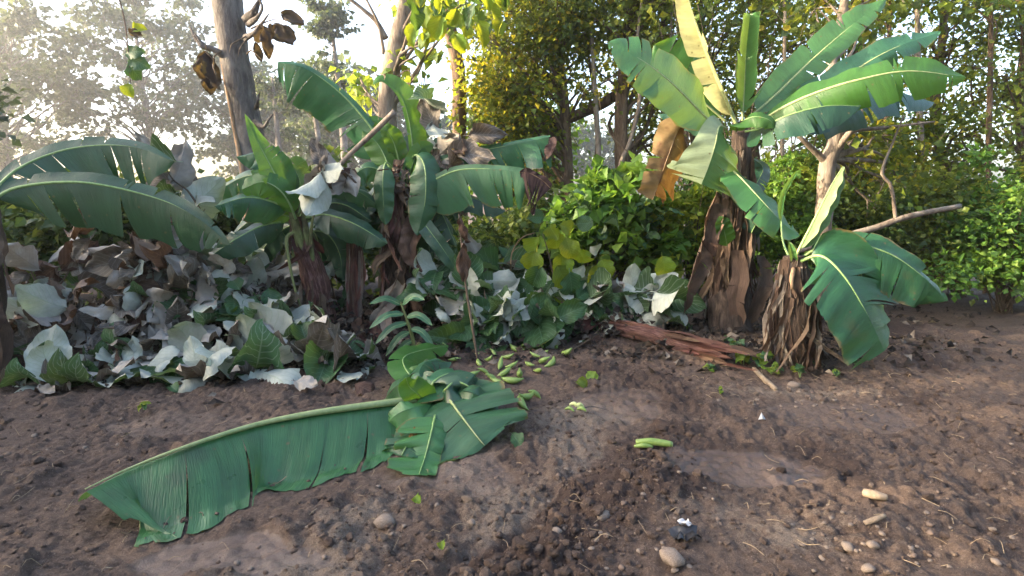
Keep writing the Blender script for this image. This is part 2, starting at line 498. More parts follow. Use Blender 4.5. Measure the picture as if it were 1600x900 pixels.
M['fruit'] = plainmat('green_banana_peel', (.11, .20, .04), (.23, .32, .085), .42, 25, .15, .5)
M['fruitcut'] = plainmat('cut_banana_flesh', (.35, .42, .16), (.55, .58, .3), .6, 40, .2)
M['straw'] = plainmat('straw', (.17, .12, .075), (.37, .29, .19), .85, 60, .2)
M['wood'] = plainmat('pale_wood', (.15, .11, .075), (.33, .26, .185), .85, 25, .5)
M['paper'] = plainmat('white_scrap', (.33, .34, .35), (.55, .55, .55), .6, 12, .2)
M['film'] = plainmat('black_plastic', (.010, .010, .012), (.03, .03, .034), .35, 10, .4, .5)
M['f_yellow'] = foliagemat('foliage_yellow', [(0, (.016, .04, .012)), (.45, (.042, .08, .014)), (.75, (.105, .14, .014)), (1, (.25, .205, .014))], (.55, .52, .04), .45)
M['f_lime'] = foliagemat('foliage_lime', [(0, (.05, .11, .018)), (.6, (.12, .19, .028)), (1, (.24, .27, .035))], (.55, .58, .05), .45)
M['f_green'] = foliagemat('foliage_green', [(0, (.03, .075, .016)), (.5, (.075, .17, .028)), (1, (.17, .27, .045))], (.3, .45, .04), .35)
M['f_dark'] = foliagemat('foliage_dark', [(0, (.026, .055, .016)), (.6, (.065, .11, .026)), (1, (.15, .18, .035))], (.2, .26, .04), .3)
M['f_olive'] = foliagemat('foliage_olive', [(0, (.038, .064, .016)), (.6, (.11, .155, .028)), (1, (.24, .25, .035))], (.45, .45, .06), .42)
M['f_far'] = foliagemat('foliage_far', [(0, (.02, .036, .018)), (.6, (.04, .06, .025)), (1, (.07, .09, .035))], (.2, .26, .08), .25)
M['litter'] = foliagemat('litter', [(0, (.012, .009, .007)), (.5, (.04, .028, .021)), (.85, (.10, .08, .062)), (1, (.2, .175, .145))], (.1, .08, .05), .05, .85)  # dry litter, darkened so the shade in the heap gaps is in its colour

# ------------------------------------------------------------------ the ground
F0 = {k: flat(*v)[:2] for k, v in dict(a=(1030, 672), b=(690, 905), wet1=(375, 872), wet2=(1165, 738), wet3=(962, 640), wet4=(705, 735), wet5=(1330, 650), wet6=(300, 660), heapL=(330, 520), heapC=(860, 470), peb1=(1000, 790), peb2=(1330, 850), peb3=(1230, 618), bank=(1290, 560)).items()}
def blob(x, y, c, rx, ry, rot=0.0):
    dx, dy = x - c[0], y - c[1]
    if rot:
        dx, dy = dx * math.cos(rot) + dy * math.sin(rot), -dx * math.sin(rot) + dy * math.cos(rot)
    return np.exp(-((dx / rx) ** 2 + (dy / ry) ** 2))
def soil_masks(x, y):
    d = unit(F0['b'] - F0['a'])
    nx = (x - F0['a'][0]) * d[1] - (y - F0['a'][1]) * d[0]       # signed distance to the furrow line (positive: right/near side)
    al = (x - F0['a'][0]) * d[0] + (y - F0['a'][1]) * d[1]
    nx = nx + .05 * noise2(x * 3, y * 3, 5)
    side = -nx                                                  # >0: left of the line
    on = sstep(-.3, .15, al)
    dark = on * sstep(-.06, .03, side) * (1 - sstep(.35, .75, side + .25 * noise2(x * 2, y * 2, 6)))
    n = .5 + .5 * noise2(x * 1.6, y * 1.6, 11)
    wet = np.zeros_like(x * 1.0)
    for k, rx, ry, am in (('wet1', .40, .19, 1), ('wet2', .48, .22, .95), ('wet3', .4, .32, .85), ('wet4', .44, .28, .75), ('wet5', .65, .28, .65), ('wet6', .7, .22, .6)):
        wet = np.maximum(wet, am * sstep(.36, .58, blob(x, y, F0[k], rx, ry) + .2 * noise2(x * 4, y * 4, 21) + .12 * noise2(x * 11, y * 11, 22)))
    moist = np.clip(dark + .75 * sstep(.55, .8, n) * (1 - on * sstep(0, .1, -side)) + .8 * blob(x, y, F0['wet2'] + np.array([-.25, .25]), .7, .25), 0, 1)
    pale = np.clip(.9 * on * sstep(.0, .12, -side) * (1 - sstep(.5, 1.1, -side)) + blob(x, y, F0['peb1'], .6, .35) + blob(x, y, F0['peb2'], .6, .3) + blob(x, y, F0['peb3'], 1.2, .18), 0, 1) * (.55 + .45 * noise2(x * 2.5, y * 2.5, 31))
    return side, on, dark, moist, pale * (1 - .7 * dark), wet
def Hgt(x, y, detail=True):
    x, y = np.asarray(x, float), np.asarray(y, float)
    side, on, dark, moist, pale, wet = soil_masks(x, y)
    near = 1 - sstep(9, 14, y)
    h = .05 * noise2(x * .55, y * .55, 1) + .028 * noise2(x * 1.4, y * 1.4, 2)
    h = h + on * (.03 * sstep(-.1, .12, side) * (1 - sstep(.5, 1.0, side)) - .025 * blob(side, 0, (0, 0), .1, 1))
    h = h + .28 * blob(x, y, F0['heapL'], 1.6, .75) + .12 * blob(x, y, F0['heapC'], 1.5, .6) + .10 * blob(x, y, F0['bank'], 1.4, .55)
    rough = (1 - .58 * wet) * (.55 + .4 * np.clip(dark, 0, 1) + .35 * (noise2(x * 1.1, y * 1.1, 8) > 0))
    d = .030 * noise2(x * 4, y * 4, 3) + .05 * domes(x * 7, y * 7, 50) * (noise2(x * 1.7, y * 1.7, 60) > -.1) + .034 * domes(x * 15, y * 15, 54)
    if detail:
        d = d + .022 * domes(x * 33, y * 33, 58) + .004 * noise2(x * 60, y * 60, 9)
    h = h + rough * d * near - .014 * wet + (wet > .3) * .002 * noise2(x * 30, y * 30, 12)
    far = np.hypot(x, y - 5)
    return h * near + .0 * far + .3 * sstep(16, 60, far) * noise2(x * .05, y * .05, 14)

def axis(stops):
    out = [np.arange(a, b, s) for a, b, s in stops]
    return np.concatenate(out + [[stops[-1][1]]])
xs = axis([(-300, -60, 30), (-60, -12, 3), (-12, -5.2, .25), (-5.2, -3.2, .03), (-3.2, 3.2, .0138), (3.2, 5.2, .022), (5.2, 12, .25), (12, 60, 3), (60, 300, 30)])
ys = axis([(-60, -6, 6), (-6, 1.6, .5), (1.6, 3.2, .0138), (3.2, 4.6, .017), (4.6, 6.6, .02), (6.6, 9, .06), (9, 16, .5), (16, 60, 3), (60, 400, 30)])
gx, gy = np.meshgrid(xs, ys)
gz = Hgt(gx, gy)
ms = soil_masks(gx, gy)
nxs = len(xs)
ii = (np.arange(len(ys) - 1)[:, None] * nxs + np.arange(nxs - 1)[None]).ravel()
me = mesh('ground', np.stack([gx, gy, gz], -1).reshape(-1, 3), np.stack([ii, ii + 1, ii + nxs + 1, ii + nxs], 1),
          attrs={'soil': np.stack([ms[3], np.clip(ms[4], 0, 1), ms[5]], -1).reshape(-1, 3)}, mat=M['soil'])
single('ground', me, 'bare brown churned soil with damp smooth patches', kind='structure')
GV = len(me.vertices)

# ------------------------------------------------------------------ leaves
def prof_full(u): return np.sqrt(np.clip(1 - (1 - np.minimum(u / .22, 1)) ** 2, 0, 1)) * np.clip(1 - np.maximum(0, (u - .45) / .55) ** 2.2, 0, 1) ** .7
def prof_cut(u): return np.sqrt(np.clip(1 - (1 - np.minimum(u / .2, 1)) ** 2, 0, 1)) * (1 - .12 * u) * np.clip(1 - np.maximum(0, (u - .93) / .07) ** 2, .5, 1)
def prof_fan(u): return (.25 + .75 * np.minimum(u / .8, 1)) * np.clip(1 - np.maximum(0, (u - .86) / .14) ** 2, .0, 1) ** .5
def prof_tri(u): return np.sqrt(np.clip(1 - (1 - np.minimum(u / .3, 1)) ** 2, 0, 1)) * np.clip(1 - np.maximum(0, (u - .3) / .7), 0, 1) ** .8
def prof_strip(u): return (.55 + .45 * np.sin(np.pi * np.clip(u * .9 + .1, 0, 1))) * np.clip(1 - np.maximum(0, (u - .7) / .3) ** 2, .08, 1) ** .6

def blade(C, N, W, side, a0, curl, tears, rng, prof, nv=8, nu=56, wav=.012, crumple=0.0, spread=16, v0=0.0, seed=0):
    """one half of a leaf. C: (n,3) midrib, N: (n,3) normals."""
    T = unit(np.gradient(C, axis=0))
    S = unit(np.cross(T, N)) * side
    N = unit(np.cross(S, T)) * side
    L = np.concatenate([[0], np.cumsum(np.linalg.norm(np.diff(C, axis=0), axis=1))])
    if np.ndim(tears): cuts, gp_ = np.array([0.] + list(tears) + [1.]), .006
    else: cuts, gp_ = (np.sort(np.concatenate([[0, 1], rng.uniform(.06, .96, tears)])) if tears else np.array([0., 1.])), .010
    tears = len(cuts) - 2
    out = []
    for k in range(len(cuts) - 1):
        u0, u1 = cuts[k], cuts[k + 1]
        if u1 - u0 < .008: continue
        m = max(3, int(nu * (u1 - u0)) + 2)
        da = np.radians(rng.normal(0, spread)) if tears else 0
        dc = rng.normal(0, spread * .8) if tears else 0
        sl = rng.normal(0, .10) if tears else 0
        depth = rng.uniform(.02, .3)
        u = np.linspace(u0, u1, m)
        v = np.linspace(v0, 1, nv)
        uu, vv = np.meshgrid(u, v, indexing='ij')
        gap = (gp_ if tears else 0) * vv ** 1.5
        tt = (uu - u0) / (u1 - u0)
        ue = np.clip(uu + gap * ((tt < .5) * (1 - 2 * tt) * (k > 0) - (tt > .5) * (2 * tt - 1) * (k < len(cuts) - 2)), 0, 1)
        w = W * prof(ue) * (1 + .05 * noise2(ue * 9 + seed, vv * 0 + 3 * k, seed) + .02 * noise2(ue * 40, vv * 0, seed + 1))
        s = np.clip((vv - depth) / (1 - depth), 0, 1)
        ang = np.radians(a0) + da * s + np.radians(curl + dc) * vv * .5
        x = w * vv * np.cos(ang)
        z = w * vv * np.sin(ang)
        z = z + wav * vv * np.sin(ue * (22 + 9 * rng.random()) + rng.random() * 6) * np.minimum(1, W * 6)
        along = w * vv * (sl * s + .28)                     # side veins run slightly forward
        f = ue * (len(C) - 1)
        i0 = np.clip(f.astype(int), 0, len(C) - 2)
        fr = (f - i0)[..., None]
        lerp = lambda A: A[i0] * (1 - fr) + A[i0 + 1] * fr
        c, sS, nN, tT = lerp(C), lerp(S), lerp(N), lerp(T)
        fadeend = np.clip((1 - ue) * 6, 0, 1)
        Pn = c + sS * x[..., None] + nN * z[..., None] + tT * (along * fadeend)[..., None]
        if crumple:
            q = Pn * (7.0)
            dn = noise3(q[..., 0] + seed, q[..., 1], q[..., 2], seed) + .5 * noise3(q[..., 0] * 2.3, q[..., 1] * 2.3 + seed, q[..., 2] * 2.3, seed + 3)
            Pn = Pn + nN * (crumple * dn * (.3 + vv))[..., None] + sS * (crumple * .6 * noise3(q[..., 2], q[..., 0], q[..., 1] + seed, seed + 5) * vv)[..., None]
        i = np.arange(m - 1)[:, None] * nv + np.arange(nv - 1)[None]
        q4 = np.stack([i, i + 1, i + nv + 1, i + nv], -1).reshape(-1, 4)
        if side > 0: q4 = q4[:, ::-1]
        q4 = q4[:, ::-1]
        out.append((Pn.reshape(-1, 3), [q4], np.stack([ue * L[-1], vv * side], -1).reshape(-1, 2)))
    return join(out)

def nvec(n, m):
    n = np.atleast_2d(np.asarray(n, float))
    if len(n) == 1: return np.repeat(unit(n), m, 0)
    return unit(np.stack([np.interp(np.linspace(0, 1, m), np.linspace(0, 1, len(n)), n[:, k]) for k in range(3)], 1))

CAMN = (0, -.8, .6)
def banana_leaf(th, pts, W, N=CAMN, fold=(0, 0), curl=(0, 0), tears=(0, 0), seed=1, start=.12, mat='ban', rib='rib', r=.016, prof=prof_full, name='leaf', crumple=0.0, spread=9, wav=.012, nu=56, nv=8, world=False, label=None, rend=.003, ribo=-.35):
    """pts: (px,py,Y) or world points. W: half widths (left,right) in metres. A part 'leaf' with a 'midrib' under it."""
    rng = np.random.default_rng(seed)
    Pw = np.array([p if world else P(*p) for p in pts])
    C = spline(Pw, 80)
    k0 = int(start * 79)
    Cb = C[k0:]
    Nn = nvec(N, len(Cb))
    Wl, Wr = (W, W) if np.isscalar(W) else W
    if name == 'leaf' and max(Wl, Wr) > .12 and not np.ndim(tears[0]):
        r2 = random.Random(seed)
        tears = tuple(t + r2.randint(1, 3) for t in tears)
        spread = min(spread, 12)
    its = []
    if Wl: its.append(blade(Cb, Nn, Wl, -1, fold[0], curl[0], tears[0], rng, prof, crumple=crumple, spread=spread, wav=wav, seed=seed, nu=nu, nv=nv))
    if Wr: its.append(blade(Cb, Nn, Wr, 1, fold[1], curl[1], tears[1], rng, prof, crumple=crumple, spread=spread, wav=wav, seed=seed + 7, nu=nu, nv=nv))
    V, F, uv = join(its)
    o = th.part(name, V, F, M[mat], uv, label=label)
    if rib:
        Nc = nvec(N, 80)
        V, F, uv = tube(C + Nc * (r * ribo), [r * .9, r * .68, r * .4, rend], 8, 40, cap=True)
        th.part('midrib', V, F, M[rib], uv, under=o)
    return o

def ribbon(th, pts, W, seed, mat='dry', N=None, name='dry_leaf', crumple=.03, world=True, nu=14, nv=3, prof=prof_strip, curl=(30, 30), tears=(0, 0)):
    Pw = np.array([p if world else P(*p) for p in pts])
    n = N if N is not None else (0, -1, .1)
    return banana_leaf(th, Pw, W, n, (10, 10), curl, tears, seed, 0.0, mat, None, prof=prof, name=name, crumple=crumple, wav=.01, nu=nu, nv=nv, world=True)

# broad ovate leaves (shared meshes), base at origin, along +Y, facing +Z, length 1
def broad_leaf_mesh(name, mat, seed, wid=.38, bend=-.5, fold=.25, crump=.06, cut=0, petiole=.14):
    rng = np.random.default_rng(seed)
    nu, nv = 15, 4
    u = np.linspace(0, 1, nu)
    w = wid * np.sin(np.pi * np.clip(u, 0, 1) ** .8) ** .75 * (1 + .04 * rng.normal(size=nu))
    w[0] = .015; w[-1] = .006
    v = np.linspace(-1, 1, 2 * nv + 1)
    uu, vv = np.meshgrid(u, v, indexing='ij')
    ww = w[:, None]
    ed = 1 + .07 * noise2(uu * 7 + seed, np.sign(vv) * 3.3, seed) * np.abs(vv) ** 2
    if cut: ed = ed * (1 - .3 * sstep(.15, .5, noise2(uu * 5, np.sign(vv) * 5 + seed, seed + 2)) * np.abs(vv) ** 2)
    x = ww * vv * ed
    th = bend * uu * (1 + .3 * rng.normal()) + rng.normal(0, .9) * uu ** 4
    yy = np.cumsum(np.concatenate([[[0] * (2 * nv + 1)], np.cos(th[1:]) / (nu - 1)]), 0)
    zz = np.cumsum(np.concatenate([[[0] * (2 * nv + 1)], np.sin(th[1:]) / (nu - 1)]), 0)
    z = zz + fold * np.abs(x) + rng.normal(0, .25) * x * uu + rng.normal(0, 1.3) * np.abs(x) ** 2 + .05 * np.sin(uu * rng.uniform(9, 14) + rng.random() * 6 + np.sign(vv)) * np.abs(vv) ** 2
    z = z + crump * (noise2(uu * 4 + seed, vv * 2, seed + 5) + .6 * noise2(uu * 9, vv * 4 + seed, seed + 6)) * (.3 + np.abs(vv))
    V = np.stack([x, yy + .12 * ww * vv ** 2, z], -1).reshape(-1, 3)
    k = 2 * nv + 1
    i = np.arange(nu - 1)[:, None] * k + np.arange(k - 1)[None]
    F = np.stack([i, i + 1, i + k + 1, i + k], -1).reshape(-1, 4)
    uv = np.stack([uu, vv], -1).reshape(-1, 2)
    if petiole:
        V2, F2, uv2 = tube([(0, -petiole, .03), (0, -petiole * .4, .0), (0, .05, -.005)], [.012, .011, .010], 4, 4, cap=False)
        V, F, uv = join([(V, [F], uv), (V2, F2, uv2 * 0)])
    return mesh(name, V, F, uv, mat=M[mat])
BL = {}
for mk in ('teak', 'teakdk', 'teakyl', 'teakgr', 'teakbr', 'deadleaf'):
    BL[mk] = []
    for s in range(7):
        rg = random.Random(s * 7 + len(mk))
        dry = mk in ('teakgr', 'teakbr', 'deadleaf')
        BL[mk].append(broad_leaf_mesh('leaf', mk, s * 13 + sum(map(ord, mk)), wid=(rg.uniform(.26, .36) if dry else rg.uniform(.34, .44)), bend=rg.uniform(-1.6, -.3) * (1.3 if dry else .8), fold=rg.uniform(.1, .9 if dry else .45), crump=rg.uniform(.07, .14) if dry else rg.uniform(.03, .07), cut=s % 3 == 0))

def mat_from(loc, along, normal, size, roll=0.0):
    y = Vector(along).normalized()
    n = Vector(normal)
    z = (n - y * n.dot(y))
    if z.length < 1e-3: z = y.orthogonal()
    z.normalize()
    x = y.cross(z)
    m = Matrix((x, y, z)).transposed().to_4x4()
    if np.isscalar(size): size = (size, size, size)
    return Matrix.Translation(Vector(loc)) @ m @ Matrix.Diagonal((*size, 1))

# small leaves of crowns and shrubs, one mesh
def leaf_cloud(C, D, Nn, size, rng, wid=.42, fold=.25, droop=.2, tint=None):
    """C base points, D along, Nn normals, size lengths -> V,F,tint"""
    n = len(C)
    D = unit(D); X = unit(np.cross(D, Nn)); Z = np.cross(X, D)
    s = size[:, None]
    w = s * wid
    b = C
    m = C + D * s * .5
    l = C + D * s * .42 + X * w + Z * w * fold
    r = C + D * s * .42 - X * w + Z * w * fold
    t = C + D * s - Z * s * droop
    V = np.stack([b, l, m, r, t], 1).reshape(-1, 3)
    k = np.arange(n)[:, None] * 5
    F = np.concatenate([k + np.array([0, 2, 1]), k + np.array([0, 3, 2]), k + np.array([1, 2, 4]), k + np.array([2, 3, 4])])
    if tint is None: tint = rng.random(n)
    return V, F, np.repeat(np.clip(tint, 0, 1), 5)

def clumps(centers, radii, per, size, rng, flat_=.7, wid=.42, droop=.2, updir=.5, tint0=None, jitter=.25, hang=.0):
    C, D, N_, S, T = [], [], [], [], []
    for i, (c, r_) in enumerate(zip(centers, radii)):
        k = max(3, int(per * rng.uniform(.6, 1.4)))
        o = rng.normal(size=(k, 3)) * np.array([1, 1, flat_]) * .55
        C.append(np.asarray(c) + o * r_)
        d = o + rng.normal(size=(k, 3)) * .7
        d[:, 2] -= hang
        D.append(d)
        nn = rng.normal(size=(k, 3)) * .7
        nn[:, 2] += updir * 2
        N_.append(nn)
        S.append(size * rng.uniform(.45, 1.5, k))
        t0 = rng.uniform(.1, .9) if tint0 is None else tint0
        T.append(t0 + rng.normal(0, jitter, k))
    return leaf_cloud(np.vstack(C), np.vstack(D), np.vstack(N_), np.concatenate(S), rng, wid=wid, droop=droop, tint=np.concatenate(T))

# ------------------------------------------------------------------ trees and shrubs
def limb(a, b, sag, rng):
    a, b = np.asarray(a, float), np.asarray(b, float)
    m1 = a + (b - a) * .35 + rng.normal(0, .06, 3) * np.linalg.norm(b - a) + np.array([0, 0, sag])
    m2 = a + (b - a) * .7 + rng.normal(0, .06, 3) * np.linalg.norm(b - a) + np.array([0, 0, sag * .8])
    return [a, m1, m2, b]

def tree(name, label, trunk, rad, cl_c, cl_r, per, leaf, fmat, bmat='barkbrown', seed=1, cat='tree', group=None, twigs=3, seg=12, flat_=.7, wid=.42, updir=.5, tint0=None, hang=0.0, limb_r=.4, extra=None, rough=.08, droop=.2, jitter=.25, attach=.3):
    """trunk: world points; cl_c clump centres; each clump hangs on a branch that leaves the trunk"""
    rng = np.random.default_rng(seed)
    trunk = np.asarray(trunk, float)
    th = Thing(name, label, cat, trunk[0], group)
    V, F, uv = tube(trunk, rad, seg, max(10, len(trunk) * 6), rough, seed)
    th.part('trunk', V, F, M[bmat], uv)
    ts = spline(trunk, 60)
    items = []
    for c, r_ in zip(cl_c, cl_r):
        lo = np.searchsorted(ts[:, 2], c[2] - np.linalg.norm(c[:2] - ts[30, :2]) * .8) if True else 0
        lo = int(np.clip(lo, 60 * attach, 57))
        a = ts[lo]
        rt = np.interp(lo / 59, np.linspace(0, 1, len(rad)), rad)
        rb = max(.006, min(rt * limb_r, .02 + .012 * np.linalg.norm(c - a)))
        lp = limb(a, c, .08 * np.linalg.norm(c - a), rng)
        items.append(tube(lp, [rb, rb * .7, rb * .45, rb * .22], 5, 9, cap=False))
        for _ in range(twigs):
            d = unit(rng.normal(size=3)) * r_ * rng.uniform(.6, 1.1)
            items.append(tube([lp[2] + (lp[3] - lp[2]) * rng.random(), c + d * .5, c + d], [rb * .3, rb * .2, rb * .1], 4, 4, cap=False))
    if items:
        V, F, uv = join(items)
        th.part('branches', V, F, M[bmat], uv, kind='stuff')
    if per:
        V, F, tint = clumps(cl_c, cl_r, per, leaf, rng, flat_, wid, droop, updir, tint0, jitter, hang)
        th.part('crown', V, F, M[fmat], attrs={'tint': tint}, smooth=False, kind='stuff')
    return th

def cloud_pts(c, r, n, rng, shell=.5):
    d = unit(rng.normal(size=(n, 3)))
    q = rng.random(n) ** (1 / 3) * (1 - shell) + shell * rng.uniform(.6, 1, n)
    return np.asarray(c) + d * q[:, None] * np.asarray(r)

def shrub(name, label, px, py, Y, w, h, n, per, leaf, fmat, seed, group=None, cr=.22, wid=.42, tint0=None, cat='shrub', flat_=.8, base=None, updir=.6, hang=0.0, z0=.25):
    rng = np.random.default_rng(seed)
    b = P(px, py, Y); b[2] = float(Hgt(b[0], b[1])) - .02
    if base is not None: b[2] = base
    th = Thing(name, label, cat, b, group)
    c = np.stack([b[0] + rng.normal(0, .42, n) * w, b[1] + rng.normal(0, .3, n) * w, b[2] + h * rng.uniform(z0, 1, n) ** .8], 1)
    c[:, 2] = b[2] + (c[:, 2] - b[2]) * (1 - .45 * np.minimum(1, np.abs(c[:, 0] - b[0]) / w) ** 2)
    sh_ = rng.random(n) < .22
    c[sh_, 2] += h * rng.uniform(.1, .38, sh_.sum())
    items = []
    for q in c:
        items.append(tube([b + rng.normal(0, .04, 3) * [1, 1, 0], b + (q - b) * [.4, .4, .6], q], [.012, .008, .003], 4, 6, cap=False))
    V, F, uv = join(items)
    th.part('stems', V, F, M['twig'], uv, kind='stuff')
    V, F, tint = clumps(c, np.where(sh_, cr * .55, cr * rng.uniform(.7, 1.3, n)), per, leaf, rng, flat_, wid, .2, updir, tint0, .25, hang)
    th.part('foliage', V, F, M[fmat], attrs={'tint': tint}, smooth=False, kind='stuff')
    return th

rg = np.random.default_rng(5)
# --- left trees: unseen near row placed to shade the clearing, misty ones beyond
far = [(-13.6, -1.6, 5.9, 2.3, 'unseen broad shade tree beyond the left end of the clearing, nearest of its row'),
       (-13.8, 1.6, 6.2, 2.3, 'unseen round-crowned shade tree left of the clearing, second of its row'),
       (-13.4, 4.6, 6.0, 2.3, 'unseen dense shade tree left of the clearing, third of its row'),
       (-13.9, 7.6, 6.3, 2.3, 'unseen dense shade tree left of the clearing, fourth of its row'),
       (-13.6, 10.6, 6.0, 2.3, 'unseen shade tree left of the clearing, fifth of its row'),
       (-15.0, 14.0, 6.4, 2.4, 'shade tree at the left edge of the picture, farthest of its row')]
for i, (x, y, h, r_, lab) in enumerate(far):
    n = 80
    c = cloud_pts((x, y, h * .53), (r_, r_, h * .47), n, rg, .35)
    tree('misty_tree', lab, [(x, y, -.1), (x + .15, y, h * .3), (x - .1, y + .1, h * .6), (x + .1, y, h * .92)], [.2, .17, .12, .04], c, np.full(n, .62), 52, .25, 'f_far', 'barkgrey', 40 + i, group='misty trees on the left', twigs=2, seg=8, attach=.2, flat_=.6)
far2 = [(-61.5, 72.0, 28.5, 9.8, 'large misty tree above the bluish banana leaves at the far left'), (-49.5, 81.0, 32.2, 10.2, 'tall misty tree left of the big grey trunk'), (-39.8, 87.0, 22.5, 7.8, 'misty tree just left of the big grey trunk'), (-81.0, 87.0, 30.0, 10.5, 'misty tree at the left edge behind the near row'), (-31.5, 96.0, 18.0, 6.8, 'low misty tree behind the big grey trunk')]
for i, (x, y, h, r_, lab) in enumerate(far2):
    n = 95
    c = cloud_pts((x, y, h * .56), (r_, r_, h * .43), n, rg, .3)
    tree('misty_tree', lab, [(x, y, -.3), (x + .3, y, h * .3), (x - .2, y + .1, h * .6), (x + .2, y, h * .92)], [.45, .36, .26, .08], c, np.full(n, 1.5), 70, .7, 'f_far', 'barkgrey', 50 + i, group='misty trees on the left', twigs=3, seg=8, attach=.15, flat_=.5)
for i, (x, y, h, r_, lab) in enumerate([(-9.5, -8.0, 7.5, 3.0, 'added unseen tree behind the viewer at the left, blocking low skylight'), (-4, -9.5, 8.0, 3.2, 'added unseen tree behind the viewer, left of the middle, blocking low skylight'), (2, -9.0, 8.0, 3.2, 'added unseen tree behind the viewer, right of the middle, blocking low skylight'), (8, -8.0, 7.5, 3.2, 'added unseen tree behind the viewer at the right, blocking low skylight'), (12.5, -2.5, 7.5, 3.0, 'added unseen tree right of the viewer, blocking low skylight'), (13.0, 3.5, 7.5, 3.0, 'added unseen tree beyond the right edge of the clearing, blocking low skylight')]):  # unseen trees added behind and right of the camera to cut low skylight
    n = 80
    c = cloud_pts((x, y, h * .53), (r_, r_ * .8, h * .47), n, rg, .3)
    tree('added_blocker_tree', lab, [(x, y, -.1), (x + .15, y, h * .3), (x - .1, y + .1, h * .6), (x + .1, y, h * .92)], [.25, .2, .14, .05], c, np.full(n, .8), 45, .33, 'f_dark', 'barkbrown', 30 + i, group='added unseen trees blocking low skylight', twigs=2, seg=8, attach=.2)
mid = [(-20.4, 72.0, 17.1, 5.7, 'faint misty tree right of the big grey trunk'), (-16.5, 84.0, 17.4, 5.7, 'faint misty tree under the slim palm-like tree'), (-8.4, 90.0, 12.6, 6.3, 'low faint tree between the two pale trunks'), (3.9, 96.0, 9.9, 6.0, 'faint bluish tree seen through the gap behind the banana leaf'), (13.8, 93.0, 12.0, 6.0, 'bluish misty tree in the gap beside the slanting limb'), (-1.5, 72.0, 12.3, 4.5, 'misty green tree left of the yellow-leaved tree')]
for i, (x, y, h, r_, lab) in enumerate(mid):
    n = 34
    c = cloud_pts((x, y, h * .6), (r_, r_, h * .38), n, rg, .3)
    tree('distant_tree', lab, [(x, y, -.2), (x + .2, y, h * .35), (x, y, h * .9)], [.2, .15, .05], c, np.full(n, 1.6), 60, .85, 'f_far', 'barkgrey', 60 + i, group='distant trees in the mist', twigs=2, seg=8, attach=.2)
# slim trees with tufted tops
def tuft_tree(label, px, py0, py1, Y, spread_px, n, seed, lean=0):
    rng = np.random.default_rng(seed)
    k = Y / FPX
    top = P(px, py1, Y)
    b = np.array([top[0] + lean, Y, -.1])
    r_ = spread_px * k
    c = np.stack([top[0] + rng.normal(0, .5, n) * r_, Y + rng.normal(0, .5, n) * r_, top[2] - rng.uniform(0, 1, n) ** 1.3 * (py0 - py1) * k], 1)
    c[:, 0] = top[0] + (c[:, 0] - top[0]) * (.5 + .8 * np.sin(np.clip((top[2] - c[:, 2]) / ((py0 - py1) * k), 0, 1) * 2.4))
    tree('slim_tree', label, [b, (b + top) / 2 + [.15, 0, 0], top], [.28, .22, .07], c, np.full(n, r_ * .34), 70, .30, 'f_far', 'barkgrey', seed, twigs=2, seg=8, flat_=.35, attach=.4, hang=.6)
tuft_tree('slim tree with a drooping tufted top against the white sky', 515, 120, 12, 40, 36, 34, 71, .6)
tuft_tree('slim misty tree with layered branches behind the arching banana leaf', 478, 245, 96, 46, 40, 30, 72, 1.0)
tuft_tree('small misty tree with layered branches right of the big grey trunk', 425, 200, 120, 44, 30, 22, 73, 0)

# --- big grey trunk on the left
Yt = 7.7
tp = [P(418, 560, Yt), P(412, 430, Yt), P(402, 300, Yt), P(387, 200, Yt), P(368, 100, Yt), P(355, 0, Yt), P(344, -110, Yt), P(334, -230, Yt)]
tp[0][2] = -.05
cc = cloud_pts(P(345, -260, Yt), (1.5, 1.3, .6), 16, rg, .3)
big = tree('grey_tree', 'big grey tree trunk with broken branch stubs and a vine along its left edge', tp, [.27, .23, .20, .18, .178, .185, .17, .14], cc, np.full(16, .4), 30, .2, 'f_dark', 'barkgrey', 81, seg=20, twigs=2, attach=.88, rough=.07)
V, F, uv = tube([P(395, 470, Yt - .1), P(381, 290, Yt - .22), P(366, 200, Yt - .16), P(350, 110, Yt - .12), P(338, 20, Yt - .08), P(331, -90, Yt - .1)], [.03, .028, .024, .024, .02, .02], 7, 40, .15, 3)
big.part('vine', V, F, M['vine'], uv)
def stub(pts, r0, s):
    V, F, uv = tube([P(*p) for p in pts], [r0, r0 * .8, r0 * .45, r0 * .2], 7, 14, .25, s)
    return big.part('broken_branch', V, F, M['barkgrey'], uv)
stub([(385, 30, 7.6), (396, 22, 7.5), (402, 8, 7.45), (412, -12, 7.4)], .07, 1)
stub([(388, 38, 7.6), (400, 30, 7.4), (410, 12, 7.35), (404, -4, 7.3)], .045, 2)
stub([(384, 60, 7.55), (396, 52, 7.4), (408, 38, 7.35), (420, 22, 7.3)], .04, 3)
stub([(358, 92, 7.6), (336, 78, 7.5), (318, 70, 7.45), (304, 52, 7.4)], .05, 4)
stub([(330, 76, 7.5), (316, 72, 7.45), (306, 60, 7.45), (297, 42, 7.45)], .035, 5)
stub([(398, 190, 7.6), (412, 198, 7.45), (420, 186, 7.4), (427, 178, 7.4)], .04, 6)
stub([(400, 168, 7.6), (403, 158, 7.45), (404, 150, 7.45), (406, 142, 7.4)], .03, 7)
for a, b_, s in (((392, 45, 7.45), (452, 32, 7.2), 1), ((388, 55, 7.5), (358, 85, 7.3), 2), ((390, 60, 7.5), (372, 88, 7.25), 3), ((386, 85, 7.5), (412, 97, 7.3), 4), ((345, 80, 7.5), (328, 120, 7.4), 5)):
    V, F, uv = tube(limb(P(*a), P(*b_), .04, np.random.default_rng(s)), [.012, .009, .005, .002], 5, 8, cap=False)
    big.part('twig', V, F, M['twig'], uv)
rr = random.Random(4)
